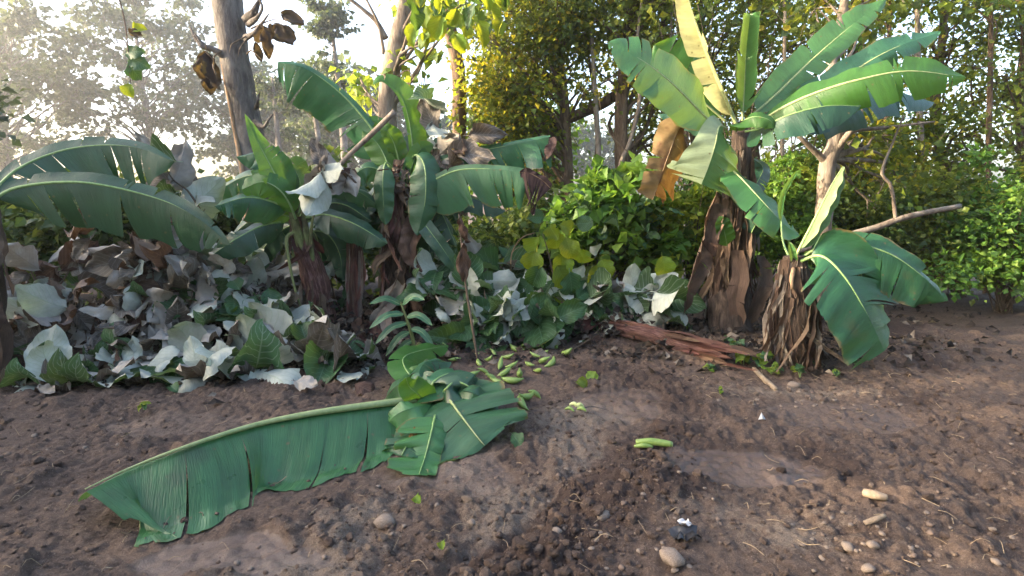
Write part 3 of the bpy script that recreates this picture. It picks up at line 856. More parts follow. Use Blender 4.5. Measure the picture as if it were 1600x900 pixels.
for (px, py, dx, dy, L, mk) in [(405, 38, .35, -1, .42, 'deadleaf'), (412, 45, .2, -1, .34, 'deadleaf'), (424, 38, .5, -.9, .30, 'deadleaf'), (430, 38, .6, -.8, .30, 'deadleaf'), (441, 40, .6, -1, .30, 'deadleaf'), (440, 22, 1, -.35, .28, 'deadleaf'), (398, 66, .25, -1, .25, 'deadleaf'),
                             (322, 80, -.1, -1, .45, 'deadleaf'), (328, 84, .15, -1, .42, 'deadleaf'), (318, 100, .05, -1, .38, 'deadleaf'), (325, 112, -.1, -1, .3, 'deadleaf')]:
    big.place('dead_leaf', rr.choice(BL[mk]), mat_from(P(px, py, 7.3 + rr.uniform(-.1, .1)), (dx, rr.uniform(-.3, .3), dy), (rr.uniform(-.6, .6), -1, .2), (L * .8, L, L)))

# --- leaning tree in the middle
Yt = 8.8
tp = [P(612, 520, Yt), P(611, 380, Yt), P(612, 250, Yt), P(605, 180, Yt), P(613, 100, Yt), P(632, 20, Yt), P(650, -70, Yt), P(668, -160, Yt)]
tp[0][2] = -.05
cc = np.array([P(*q) for q in [(660, 10, 8.2), (690, -5, 8.0), (700, 30, 8.3), (720, 8, 7.8), (655, 60, 8.6), (640, 110, 8.6), (665, 130, 8.7), (760, 5, 7.9), (560, 130, 9.2), (548, 118, 9.4), (570, 150, 9.2), (590, 120, 9.3), (700, -40, 8.4), (760, -40, 8.2), (630, -60, 8.6), (680, 70, 8.6)]])
lean = tree('leaning_tree', 'pale leaning tree trunk with sunny yellow-green leaves behind the cut pole', tp, [.2, .18, .15, .135, .14, .12, .11, .08], cc, np.full(len(cc), .24), 20, .15, 'f_lime', 'barkpale', 91, seg=18, twigs=3, attach=.45, hang=.7, rough=.05, limb_r=.25)
for pts, r0 in (([(603, 60, 8.8), (588, 34, 8.8), (566, 14, 8.75), (538, -8, 8.7)], .045), ([(600, 85, 8.8), (592, 40, 8.75), (580, 14, 8.7), (566, -12, 8.7)], .03), ([(612, 150, 8.8), (650, 120, 8.6), (668, 60, 8.4), (676, -20, 8.3)], .022)):
    V, F, uv = tube([P(*p) for p in pts], [r0, r0 * .8, r0 * .6, r0 * .5], 7, 16, .1, 3)
    lean.part('branch', V, F, M['barkpale'], uv)
rr = random.Random(14)
for k in range(34):
    px, py = rr.uniform(632, 800), rr.uniform(-30, 66)
    if py > 66 - abs(px - 690) * .35: continue
    L = rr.uniform(.2, .34)
    lean.place('leaf', rr.choice(BL[rr.choice(['teakyl', 'teakyl', 'teakdk'])]), mat_from(P(px, py, 7.3 + rr.uniform(-.4, .5)), (rr.uniform(-.7, .7), rr.uniform(-.5, .3), -1), (rr.uniform(-.5, .5), -1, .4), (L * .75, L, L)))

# --- other single trunks
def trunk_tree(label, pts, Y, rad, cl, per, leaf, fmat, bmat, seed, cr=.45, name='forest_tree', **kw):
    tp = [P(px, py, Y) for px, py in pts]
    tp[0][2] = -.05
    return tree(name, label, tp, rad, np.asarray(cl), np.full(len(cl), cr), per, leaf, fmat, bmat, seed, **kw)
def box_pts(px0, px1, py0, py1, Y0, Y1, n, rng):
    mx, hx = (px0 + px1) / 2, (px1 - px0) / 2
    return np.array([P(mx + hx * (rng.uniform(-.75, .75) + rng.normal(0, .32)), rng.uniform(py0, py1) + rng.normal(0, 14), rng.uniform(Y0, Y1)) for _ in range(n)])
trunk_tree('slender brown trunk rising left of the yellow-leaved tree', [(719, 480), (718, 190), (716, 110), (704, 50), (697, -30), (690, -120)], 10.0, [.16, .14, .13, .11, .10, .08], box_pts(640, 760, -140, 40, 9.6, 10.6, 14, rg), 24, .13, 'f_lime', 'barkbrown', 101, cr=.35, attach=.6, seg=14)
yl = np.vstack([box_pts(740, 900, -40, 60, 9.0, 10.2, 22, rg), box_pts(760, 860, 60, 250, 9.0, 10.0, 34, rg), box_pts(730, 800, 90, 190, 9.2, 10.0, 12, rg), box_pts(840, 960, -30, 130, 8.8, 10.2, 24, rg), box_pts(720, 900, -150, -30, 9.2, 10.4, 14, rg)])
trunk_tree('yellow-leaved tree lit by the low sun in the middle of the wood', [(886, 470), (887, 300), (885, 220), (880, 140), (868, 40), (860, -60)], 9.6, [.11, .10, .09, .075, .06, .035], yl, 150, .075, 'f_yellow', 'barkbrown', 102, cr=.36, attach=.25, twigs=3, jitter=.3, hang=.4)
bg1 = np.vstack([box_pts(740, 900, 120, 290, 10.4, 11.8, 40, rg), box_pts(730, 830, 160, 280, 9.8, 10.6, 14, rg)])
trunk_tree('dense green tree behind the yellow-leaved tree', [(800, 470), (798, 300), (806, 200), (812, 100), (820, 0)], 11.2, [.12, .11, .09, .07, .05], bg1, 62, .11, 'f_green', 'barkbrown', 103, cr=.42, attach=.1)
dk = np.vstack([box_pts(900, 1060, -60, 110, 9.0, 10.5, 40, rg), box_pts(960, 1080, 60, 220, 9.6, 11, 24, rg), box_pts(900, 1000, -150, -60, 9.2, 10.4, 10, rg)])
trunk_tree('brown forked tree with a long slanting limb left of the tall banana plant', [(972, 480), (973, 300), (970, 200), (974, 120), (985, 20), (990, -80)], 9.4, [.13, .12, .11, .10, .08, .05], dk, 130, .075, 'f_olive', 'barkbrown', 104, cr=.38, attach=.35)
V, F, uv = tube([P(845, 205, 9.9), P(900, 180, 9.8), P(960, 150, 9.7), P(1010, 90, 9.6), P(1050, 10, 9.5), P(1075, -60, 9.5)], [.07, .085, .085, .075, .06, .04], 10, 30, .12, 5)
lt = Thing('slanting_limb', 'dark bare limb slanting up to the right between the brown trunks', 'branch', P(845, 205, 9.9))
lt.part('limb', V, F, M['barkbrown'], uv)
V, F, uv = tube(limb(P(930, 168, 9.75), P(860, 110, 9.8), .1, rg), [.03, .02, .012, .006], 6, 12)
lt.part('side_branch', V, F, M['barkbrown'], uv)
trunk_tree('thin pale sapling trunk beside the forked brown tree', [(940, 480), (938, 300), (935, 230), (930, 150), (925, 60), (918, -40)], 9.2, [.05, .048, .045, .04, .032, .02], box_pts(900, 970, -60, 60, 9, 9.6, 8, rg), 40, .12, 'f_olive', 'barkpale', 105, cr=.3, attach=.5, seg=8, rough=.05)
trunk_tree('thin curved sapling crossing in front of the forked brown tree', [(962, 480), (966, 280), (985, 220), (1000, 150), (996, 60), (1010, -40)], 9.0, [.04, .038, .035, .03, .024, .014], box_pts(960, 1040, -60, 60, 8.8, 9.4, 8, rg), 40, .12, 'f_olive', 'barkpale', 106, cr=.3, attach=.5, seg=8, rough=.05)
trunk_tree('thin straight sapling trunk left of the slanting limb', [(924, 480), (928, 300), (934, 190), (920, 90), (905, -20)], 9.6, [.04, .036, .03, .025, .018], box_pts(880, 950, -60, 60, 9.2, 9.9, 8, rg), 40, .11, 'f_yellow', 'barkbrown', 107, cr=.3, attach=.5, seg=8)

# --- slim trunks standing through the wood
for k, (px, Y, r0, lx, lab) in enumerate([(760, 11.5, .06, 8, 'slim trunk behind the long torn banana leaf'), (845, 12, .07, -10, 'slim trunk left of the yellow-leaved tree stem'), (1035, 9.2, .035, 16, 'thin sapling just left of the tall banana crown'), (1078, 9.6, .05, -12, 'slim trunk behind the tall banana crown'), (1218, 9.0, .04, 10, 'slim brown trunk between the banana crown and the forked tree'), (1372, 8.8, .045, 22, 'slim leaning trunk right of the forked tree'), (1445, 9.2, .06, -14, 'slim trunk beyond the slanting pole'), (1540, 9.0, .05, 10, 'slim trunk near the right edge')]):
    trunk_tree(lab, [(px, 470), (px + lx * .2, 300), (px + lx * .6, 170), (px + lx * .8, 60), (px + lx, -60)], Y, [r0, r0 * .9, r0 * .8, r0 * .65, r0 * .5], box_pts(px - 50, px + 60, -130, 30, Y - .5, Y + .5, 9, rg), 45, .11, ['f_lime', 'f_yellow', 'f_olive'][k % 3], ['barkpale', 'barkbrown'][k % 2], 170 + k, cr=.3, attach=.55, seg=9, rough=.06, group='slim trunks in the wood')
# --- thicket on the right
th_specs = [('dark leafy tree filling the wood behind the tall banana plant', 1090, 10.4, 1020, 1180, -120, 260, 60, 'f_olive', 111),
            ('twiggy olive tree behind the upright banana leaves', 1180, 10.8, 1120, 1290, -140, 240, 60, 'f_olive', 112),
            ('dark green tree behind the small pale forked tree', 1330, 10.6, 1250, 1420, -140, 260, 62, 'f_green', 113),
            ('olive leafy tree at the right side of the wood', 1470, 10.2, 1400, 1560, -140, 280, 60, 'f_yellow', 114),
            ('dark leafy tree at the far right edge of the picture', 1600, 9.8, 1530, 1690, -140, 300, 60, 'f_olive', 115)]
for lab, px, Y, a, b_, c, d, n, fm, s in th_specs:
    trunk_tree(lab, [(px, 470), (px + 6, 300), (px - 8, 170), (px + 4, 40), (px, -90)], Y, [.10, .09, .075, .06, .03], box_pts(a, b_, c, d, Y - 1.0, Y + 1.0, n, rg), 95, .082, fm, 'barkbrown', s, cr=.36, attach=.08, group='trees of the thicket on the right', twigs=5)
# bare tangled twigs among them
tw = Thing('bare_thicket', 'tangle of bare leaning twigs behind the tall banana plant', 'thicket', P(1110, 470, 8.9))
for k in range(60):
    a = P(rg.uniform(1020, 1330), rg.uniform(150, 330), rg.uniform(8.3, 9.3))
    b_ = a + np.array([rg.normal(0, .5), rg.normal(0, .2), rg.uniform(.5, 1.8)])
    V, F, uv = tube(limb(a, b_, rg.normal(0, .12), rg), [.010, .008, .005, .002], 4, 9, cap=False)
    tw.part('twig', V, F, M['twig'], uv)
# small pale forked tree
Yt = 7.4
tp = [P(1287, 500, Yt), P(1287, 370, Yt), P(1289, 310, Yt), P(1293, 255, Yt), P(1306, 215, Yt), P(1304, 150, Yt), P(1300, 90, Yt), P(1318, 10, Yt), P(1325, -80, Yt)]
tp[0][2] = -.05
cc = np.vstack([box_pts(1230, 1400, -100, 40, 7.3, 8.2, 14, rg), box_pts(1330, 1420, 200, 330, 7.6, 8.4, 12, rg)])
fk = tree('forked_tree', 'small pale forked tree behind the shaggy young banana plant', tp, [.10, .095, .095, .10, .085, .07, .06, .045, .03], cc, np.full(len(cc), .3), 46, .10, 'f_yellow', 'barkpale', 121, seg=14, attach=.45, rough=.12)
for pts, r0 in (([(1292, 255, 7.4), (1272, 235, 7.35), (1250, 215, 7.3), (1225, 190, 7.3)], .05), ([(1300, 240, 7.4), (1325, 210, 7.3), (1345, 180, 7.3), (1338, 120, 7.3)], .05), ([(1310, 215, 7.4), (1340, 203, 7.4), (1380, 200, 7.5), (1460, 190, 7.5)], .035), ([(1297, 250, 7.4), (1315, 228, 7.4), (1322, 200, 7.45), (1335, 160, 7.5)], .03)):
    V, F, uv = tube([P(*p) for p in pts], [r0, r0 * .75, r0 * .5, r0 * .3], 8, 18, .15, 3)
    fk.part('branch', V, F, M['barkpale'], uv)
lg = Thing('leaning_pole', 'slanting bare pole lying behind the shaggy young banana plant', 'branch', P(1240, 395, 6.9))
V, F, uv = tube([P(1240, 395, 6.9), P(1310, 372, 6.9), P(1370, 355, 6.9), P(1420, 338, 6.9), P(1500, 322, 7.0)], [.03, .035, .038, .035, .03], 8, 20, .12, 8)
lg.part('pole', V, F, M['barkpale'], uv)
V, F, uv = tube([P(1400, 345, 6.9), P(1392, 290, 6.9), P(1378, 270, 6.9), P(1396, 220, 6.9), P(1412, 180, 6.9)], [.022, .02, .018, .014, .01], 7, 18, .1, 9)
lg.part('side_branch', V, F, M['barkpale'], uv)

# --- shrubs and undergrowth
sh = [('leafy green shrub in the middle, tallest above the felled branches', 940, 430, 7.9, 1.0, 1.55, 42, 60, .15, 'f_green', 131, .2),
      ('light green shrub with larger leaves right of the middle shrub', 1010, 430, 8.2, .9, 1.25, 34, 60, .13, 'f_lime', 132, .22),
      ('bushy fine-leaved shrub behind the withered banana leaf end', 800, 430, 8.6, 1.0, 1.1, 34, 100, .09, 'f_dark', 133, .25),
      ('dark low shrub behind the middle shrub', 880, 420, 9.3, 1.2, 1.3, 34, 100, .10, 'f_dark', 134, .3),
      ('sunny shrub left of the tall banana stem', 1080, 440, 8.0, .8, 1.5, 34, 80, .10, 'f_lime', 135, .2),
      ('green shrub between the two right banana plants', 1190, 440, 8.0, .9, 1.75, 46, 170, .07, 'f_green', 136, .24),
      ('yellowish shrub behind the upright narrow banana leaf', 1260, 440, 8.6, 1.0, 1.9, 46, 170, .075, 'f_lime', 137, .25),
      ('dark shrub under the slanting pole on the right', 1350, 450, 8.2, 1.0, 1.3, 46, 170, .07, 'f_dark', 138, .25),
      ('olive shrub at the right beyond the drooping banana leaf', 1450, 450, 8.2, 1.1, 1.8, 46, 170, .075, 'f_olive', 139, .28),
      ('dark green shrub at the right edge of the clearing', 1570, 450, 7.8, 1.1, 1.7, 46, 170, .075, 'f_green', 140, .28),
      ('sunny yellow shrub high behind the pale forked tree', 1350, 440, 9.2, 1.0, 2.6, 46, 170, .075, 'f_yellow', 141, .26),
      ('green shrub behind the tall banana stem', 1110, 440, 9.2, 1.0, 2.1, 46, 170, .07, 'f_green', 142, .26),
      ('green shrub beyond the right edge of the clearing', 1670, 450, 8.0, 1.2, 1.8, 44, 120, .085, 'f_olive', 144, .28),
      ('low olive shrub between the pole and the right edge', 1500, 450, 8.8, 1.2, 1.5, 44, 120, .08, 'f_green', 145, .28),
      ('dark shrub in the shade below the long torn banana leaves', 720, 440, 7.9, .9, 1.0, 30, 90, .09, 'f_dark', 143, .24)]
for lab, px, py, Y, w_, h, n, per, lf, fm, s, cr in sh:
    shrub('shrub', lab, px, py, Y, w_, h, n, per, lf, fm, s, 'undergrowth shrubs', cr)
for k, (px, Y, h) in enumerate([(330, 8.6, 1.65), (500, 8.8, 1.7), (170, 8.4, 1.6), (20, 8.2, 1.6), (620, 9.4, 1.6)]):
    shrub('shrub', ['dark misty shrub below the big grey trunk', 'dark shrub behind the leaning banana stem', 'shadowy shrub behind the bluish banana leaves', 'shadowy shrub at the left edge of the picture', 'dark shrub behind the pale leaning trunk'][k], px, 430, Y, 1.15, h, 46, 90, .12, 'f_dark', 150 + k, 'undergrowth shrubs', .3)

# ------------------------------------------------------------------ banana plants
def stem(th, pts, rad, mat, seed, name='pseudostem', rough=.16, seg=18, n=40, world=False):
    Pw = [np.asarray(p, float) if world else P(*p) for p in pts]
    V, F, uv = tube(Pw, rad, seg, n, rough, seed)
    return th.part(name, V, F, M[mat], uv)
def sheaths(th, axis_pts, rad, n, L, Wm, seed, mats=('dry', 'drygrey'), a0=0, a1=360, crumple=.03, flare=.05, tlo=.1, thi=1.0):
    """dry leaf bases hanging down round a stem"""
    rng = np.random.default_rng(seed)
    C = spline(axis_pts, 40)
    for k in range(n):
        t = rng.uniform(tlo, thi)
        c = C[int(t * 39)]
        r_ = np.interp(t, np.linspace(0, 1, len(rad)), rad)
        a = R(rng.uniform(a0, a1))
        d = np.array([math.sin(a), -math.cos(a), 0])
        tang = np.array([math.cos(a), math.sin(a), 0])
        l = L * rng.uniform(.5, 1.2)
        p0 = c + d * r_ * .95
        z1 = max(p0[2] - l, float(Hgt(*(p0 + d * .1)[:2])) + .015)
        l = p0[2] - z1
        sw = rng.normal(0, .08)
        pts = [p0, p0 + d * (flare * rng.uniform(.2, 1.2)) + [0, 0, -l * .35] + tang * sw * .3, p0 + d * (flare * rng.uniform(.5, 1.8)) + [0, 0, -l * .7] + tang * sw, p0 + d * (flare * rng.uniform(.3, 2.2)) + [0, 0, -l] + tang * sw * 1.6]
        ribbon(th, pts, Wm * rng.uniform(.5, 1.3), seed * 100 + k, mats[int(rng.integers(len(mats)))], d + rng.normal(0, .35, 3), crumple=crumple)

# ---- tall plant on the right
Y = 6.4
b = G(1140, 522)
RB = Thing('banana_plant', 'tall banana plant with upright waxy leaves and dry brown sheaths on the right', 'banana plant', b, 'standing banana plants')
ax = [b + [0, 0, -.05], P(1140, 440, Y), P(1143, 370, Y), P(1150, 300, Y), P(1158, 240, Y), P(1155, 190, Y)]
stem(RB, ax, [.23, .205, .175, .15, .12, .07], 'stemdark', 201, world=True)
sheaths(RB, ax, [.23, .205, .175, .15, .12, .07], 95, .95, .035, 21, ('drybrown', 'drygrey', 'drybrown', 'dry'), -110, 110, .022, .04, .25, .9)
D = 45
banana_leaf(RB, [(1152, 198, 6.35), (1132, 150, 6.3), (1108, 95, 6.3), (1082, 25, 6.3), (1062, -50, 6.3)], (.17, .14), (-.45, -.9, 0), (10, 62), (10, 30), (0, 0), 301, .08, 'banwaxlit', 'ribpale', .024, wav=.006)
banana_leaf(RB, [(1128, 198, 6.3), (1105, 185, 6.2), (1050, 130, 6.0), (1000, 92, 5.9), (950, 66, 5.9)], (.30, .30), (-.3, -.8, .6), (-8, 8), (-14, -20), (1, 3), 302, .10, 'banfan', 'ribpale', .02, spread=5)
banana_leaf(RB, [(1135, 190, 6.6), (1100, 160, 6.6), (1060, 115, 6.6), (1022, 70, 6.6)], (.2, .40), (-.3, -.85, .5), (0, 0), (-10, 10), (0, 2), 303, .1, 'banlit', 'ribpale', .018)
banana_leaf(RB, [(1160, 190, 6.4), (1163, 140, 6.45), (1166, 80, 6.5), (1172, 22, 6.5)], (.24, .26), (-.15, -1, .05), (28, 40), (60, 50), (0, 0), 304, .08, 'banfan', 'ribpale', .018, prof=prof_cut)
banana_leaf(RB, [(1165, 188, 6.4), (1210, 150, 6.5), (1270, 92, 6.6), (1330, 40, 6.7), (1385, 0, 6.8)], (.20, .17), (.1, -.6, .8), (18, -8), (0, -20), (2, 3), 305, .08, 'banfan', 'ribpale', .018, spread=8)
banana_leaf(RB, [(1170, 195, 6.4), (1235, 168, 6.4), (1310, 125, 6.4), (1390, 78, 6.4), (1470, 50, 6.5)], (.17, .19), (.1, -.55, .85), (10, -25), (0, -30), (2, 4), 306, .08, 'ban', 'ribpale', .018, spread=10)
banana_leaf(RB, [(1175, 200, 6.3), (1215, 172, 6.1), (1270, 146, 5.9), (1340, 124, 5.7), (1420, 110, 5.6), (1510, 120, 5.6)], (.22, .30), (0, -.35, 1), (25, -55), (0, -40), (0, 5), 307, .1, 'banlit', 'ribpale', .02)
banana_leaf(RB, [(1175, 203, 6.5), (1230, 180, 6.6), (1300, 155, 6.8), (1380, 140, 7.0), (1460, 160, 7.1)], (.2, .40), (0, .3, 1), (-10, -55), (-20, -40), (0, 6), 308, .08, 'bandark_shade', 'rib', .016)  # dark green carries the painted deep shade under the crown
banana_leaf(RB, [(1165, 205, 6.25), (1190, 200, 6.0), (1230, 180, 5.8), (1290, 165, 5.7), (1345, 165, 5.7)], (.14, .26), (0, -.2, 1), (-15, -60), (0, -20), (0, 3), 309, .08, 'bandark_shade', 'rib', .014)
banana_leaf(RB, [(1135, 200, 6.25), (1124, 198, 6.1), (1118, 225, 6.0), (1108, 258, 5.98), (1096, 288, 5.98)], (.62, 0), (.25, -.95, .2), (-6, -10), (-20, -20), (2, 0), 310, .1, 'banfan', 'ribpale', .014, prof=prof_fan, spread=5)
banana_leaf(RB, [(1135, 200, 6.25), (1124, 198, 6.1), (1118, 225, 6.0), (1108, 258, 5.98), (1096, 288, 5.98)], (0, .38), (.25, -.95, .2), (-6, -14), (-20, -25), (0, 0), 318, .1, 'banglare', None, prof=prof_fan, spread=5)  # half blade whose pale tone is painted glare
banana_leaf(RB, [(1150, 205, 6.2), (1160, 190, 6.0), (1178, 182, 5.9), (1200, 186, 5.85), (1214, 200, 5.85)], (.07, .12), (.1, -.7, .6), (0, -20), (0, -30), (0, 0), 311, .05, 'banlit', 'rib', .01)
banana_leaf(RB, [(1130, 200, 6.4), (1100, 192, 6.5), (1065, 178, 6.6), (1028, 178, 6.7)], (.16, .13), (-.1, -.5, .8), (-30, -45), (-10, -20), (0, 2), 312, .1, 'bandark_shade', 'rib', .014)
banana_leaf(RB, [(1125, 200, 6.3), (1090, 190, 6.2), (1064, 196, 6.15), (1044, 245, 6.15), (1020, 312, 6.15)], (0, .20), (.2, -1, .15), (-12, -8), (-25, -25), (0, 2), 313, .35, 'banochre', 'ribdry', .013, name='dead_leaf', crumple=.03, spread=10, prof=prof_cut, label='ochre half of the hanging dead leaf')
banana_leaf(RB, [(1125, 200, 6.3), (1090, 190, 6.2), (1064, 196, 6.15), (1044, 245, 6.15), (1022, 305, 6.15)], (.46, 0), (.3, -1, .15), (-16, -8), (-35, -25), (3, 0), 319, .33, 'bandead', None, name='dead_leaf', crumple=.05, spread=12, prof=prof_cut, label='dark brown half of the hanging dead leaf')
banana_leaf(RB, [(1140, 262, 6.2), (1160, 280, 5.95), (1195, 318, 5.75), (1225, 350, 5.7), (1250, 368, 5.7)], (.20, .24), (.25, -.8, .55), (-8, -10), (-25, -25), (1, 2), 314, .03, 'banfan', 'ribpale', .014)
banana_leaf(RB, [(1136, 385, 6.1), (1134, 372, 6.05), (1130, 355, 6.02), (1124, 338, 6.02)], (.09, .10), (-.1, -1, .1), (10, 0), (0, 0), (0, 0), 315, .05, 'banlit', 'rib', .007)
banana_leaf(RB, [(1165, 385, 6.3), (1176, 360, 6.2), (1186, 345, 6.15), (1200, 348, 6.1)], (.12, .12), (0, -.8, .6), (-20, -30), (0, -20), (0, 1), 316, .05, 'bandark_shade', 'rib', .01)
banana_leaf(RB, [(1165, 320, 6.4), (1180, 290, 6.5), (1192, 262, 6.6), (1172, 245, 6.6)], (.14, .14), (0, -.8, .5), (-10, -30), (0, -20), (0, 1), 317, .05, 'bandark_shade', 'rib', .01)
for i, (pts, W, mt) in enumerate([([(1122, 300, 6.2), (1108, 345, 6.1), (1098, 395, 6.05), (1080, 440, 6.0), (1068, 490, 6.0)], .14, 'drybrown'), ([(1150, 390, 6.2), (1156, 430, 6.1), (1150, 470, 6.05), (1158, 515, 6.05)], .10, 'dry'), ([(1185, 398, 6.3), (1192, 430, 6.2), (1180, 470, 6.1), (1172, 505, 6.1)], .12, 'drybrown'), ([(1130, 310, 6.2), (1120, 340, 6.1), (1112, 375, 6.05), (1118, 400, 6.0)], .10, 'dry')]):
    ribbon(RB, [P(*p) for p in pts], W, 500 + i, mt, (.3 * (-1) ** i, -1, .1), crumple=.035, nu=34, nv=8, curl=(50, 40), tears=(2, 2))

# ---- shaggy young plant on the right
b = G(1236, 568)
Y = float(b[1])
RS = Thing('banana_plant', 'short young banana plant shaggy with hanging dry leaves and broad green leaves', 'banana plant', b, 'standing banana plants')
ax = [b + [0, 0, -.05], P(1238, 510, Y), P(1240, 450, Y), P(1240, 400, Y)]
stem(RS, ax, [.20, .19, .16, .09], 'stemdark', 203, world=True)
sheaths(RS, ax, [.20, .19, .165, .10], 90, .7, .020, 22, ('drygrey', 'dry', 'drygrey', 'drybrown'), -125, 125, .02, .02, .3, 1.0)
sheaths(RS, ax, [.215, .205, .18, .11], 36, .6, .038, 27, ('drygrey', 'dry', 'drybrown'), -125, 125, .018, .018, .4, 1.0)
banana_leaf(RS, [(1240, 412, Y), (1252, 385, Y - .02), (1275, 340, Y), (1300, 290, Y + .02), (1318, 260, Y + .05)], (.10, .11), (.8, -.7, 0), (50, 55), (20, 20), (0, 0), 321, .16, 'banfan', 'ribpale', .016)
banana_leaf(RS, [(1236, 410, Y + .1), (1222, 370, Y + .3), (1224, 310, Y + .5), (1245, 268, Y + .6)], (.06, .07), (-.6, -.8, 0), (55, 50), (30, 30), (0, 0), 322, .45, 'banfan', 'rib', .012)
banana_leaf(RS, [(1250, 405, Y), (1278, 388, Y - .05), (1330, 380, Y - .15), (1390, 396, Y - .25), (1440, 430, Y - .3), (1480, 470, Y - .3)], (.14, .34), (.1, -.75, .65), (-4, -22), (-10, -30), (1, 5), 323, .08, 'bangrey', 'rib', .016, spread=8)
banana_leaf(RS, [(1250, 408, Y - .08), (1284, 400, Y - .25), (1318, 430, Y - .4), (1352, 485, Y - .5), (1382, 548, Y - .52)], (.44, .40), (.25, -.9, .4), (-8, -6), (-22, -18), (3, 3), 324, .10, 'bangrey', 'rib', .018, spread=5, prof=prof_cut)
banana_leaf(RS, [(1240, 410, Y - .05), (1237, 395, Y - .1), (1233, 378, Y - .12)], (.035, .05), (-.4, -.9, .1), (50, 40), (0, 0), (0, 0), 325, .05, 'banfan', 'ribpale', .010)
V, F, uv = tube([P(1240, 420, Y - .1), P(1237, 436, Y - .2), P(1238, 452, Y - .22)], [.02, .02, .012], 8, 8, .15, 4)
RS.part('rotten_stub', V, F, M['vine'], uv)

# ---- leaning plant on the left
b = G(507, 516)
Y = float(b[1])
LA = Thing('banana_plant', 'leaning banana plant with a purple-brown stem and pale green leaf stalks', 'banana plant', b, 'standing banana plants')
ax = [b + [0, 0, -.05], P(500, 470, Y), P(487, 420, Y), P(472, 375, Y), P(462, 340, Y)]
stem(LA, ax, [.15, .145, .135, .115, .08], 'stemred', 205, world=True)
sheaths(LA, ax, [.15, .145, .135, .115, .08], 14, .4, .05, 23, ('dryred', 'dry'), -100, 100, .02, .02, .3, 1.)
stem(LA, [(474, 400, Y - .07), (464, 360, Y - .09), (452, 318, Y - .12), (440, 290, Y - .15)], [.05, .05, .035, .018], 'stemgreen', 206, 'leaf_sheath', .05, 10, 20)
stem(LA, [(484, 400, Y - .06), (478, 360, Y - .05), (473, 320, Y), (476, 285, Y + .05)], [.04, .035, .025, .015], 'stemgreen', 207, 'leaf_sheath', .05, 10, 20)
stem(LA, [(490, 425, Y - .06), (486, 380, Y - .1), (488, 345, Y - .14), (495, 325, Y - .16)], [.03, .026, .016, .01], 'stemgreen', 208, 'leaf_sheath', .05, 10, 20)
stem(LA, [(462, 362, Y - .1), (448, 372, Y - .2), (452, 410, Y - .28), (462, 455, Y - .3), (475, 495, Y - .3)], [.02, .018, .015, .012, .006], 'stemgreen', 209, 'broken_leaf_stalk', .05, 8, 24)
banana_leaf(LA, [(458, 345, Y - .1), (446, 305, Y - .15), (424, 262, Y - .2), (402, 220, Y - .22), (383, 178, Y - .2)], (.15, .22), (.35, -.9, .1), (28, -14), (0, -25), (0, 1), 331, .2, 'banlit', 'rib', .016, spread=10, prof=prof_tri)
banana_leaf(LA, [(462, 342, Y - .14), (452, 318, Y - .2), (436, 296, Y - .26), (410, 284, Y - .3), (378, 296, Y - .3)], (.24, .14), (.1, -.9, .4), (-20, -12), (-20, -20), (1, 1), 339, .1, 'banlit', 'rib', .014, spread=8, prof=prof_cut)
banana_leaf(LA, [(460, 335, Y - .05), (452, 290, Y - .08), (440, 250, Y - .1), (424, 224, Y - .1)], (.05, .16), (.5, -.9, .1), (20, -30), (0, -20), (0, 1), 340, .2, 'bangrey', 'rib', .012, prof=prof_tri)
banana_leaf(LA, [(455, 335, Y - .05), (452, 300, Y), (440, 260, Y + .05), (408, 240, Y + .1), (370, 246, Y + .1)], (.22, .12), (0, -.6, .7), (-40, -20), (-20, -20), (1, 0), 332, .2, 'bangrey', 'rib', .014)
banana_leaf(LA, [(455, 330, Y - .05), (425, 315, Y - .25), (385, 308, Y - .45), (335, 322, Y - .6)], (.26, .10), (0, -.5, .9), (-52, -8), (-20, 0), (2, 0), 333, .06, 'bangrey', 'rib', .014)
banana_leaf(LA, [(450, 345, Y - .05), (410, 352, Y - .3), (370, 372, Y - .5), (325, 402, Y - .6)], (.20, .12), (0, -.6, .8), (-45, -10), (-20, 0), (1, 0), 334, .06, 'bandark_shade', 'rib', .014)
banana_leaf(LA, [(470, 335, Y), (505, 318, Y + .1), (540, 320, Y + .15), (580, 345, Y + .15)], (.14, .2), (0, -.6, .8), (-8, -45), (0, -20), (0, 1), 335, .06, 'bandark_shade', 'rib', .014)
banana_leaf(LA, [(478, 340, Y - .05), (510, 335, Y - .1), (555, 350, Y - .15), (605, 380, Y - .15)], (.12, .22), (0, -.6, .8), (-8, -35), (0, -20), (0, 1), 336, .06, 'bandark_shade', 'rib', .014)
banana_leaf(LA, [(462, 340, Y - .05), (430, 335, Y - .15), (408, 345, Y - .2), (400, 362, Y - .2)], (.1, .1), (0, -.9, .4), (-20, -20), (0, 0), (0, 0), 337, .1, 'banlit', 'rib', .01)
banana_leaf(LA, [(468, 330, Y + .05), (470, 290, Y + .1), (462, 262, Y + .12), (478, 250, Y + .1)], (.12, .16), (.3, -.9, .2), (20, -30), (0, -20), (0, 0), 338, .2, 'banfan', 'rib', .01)

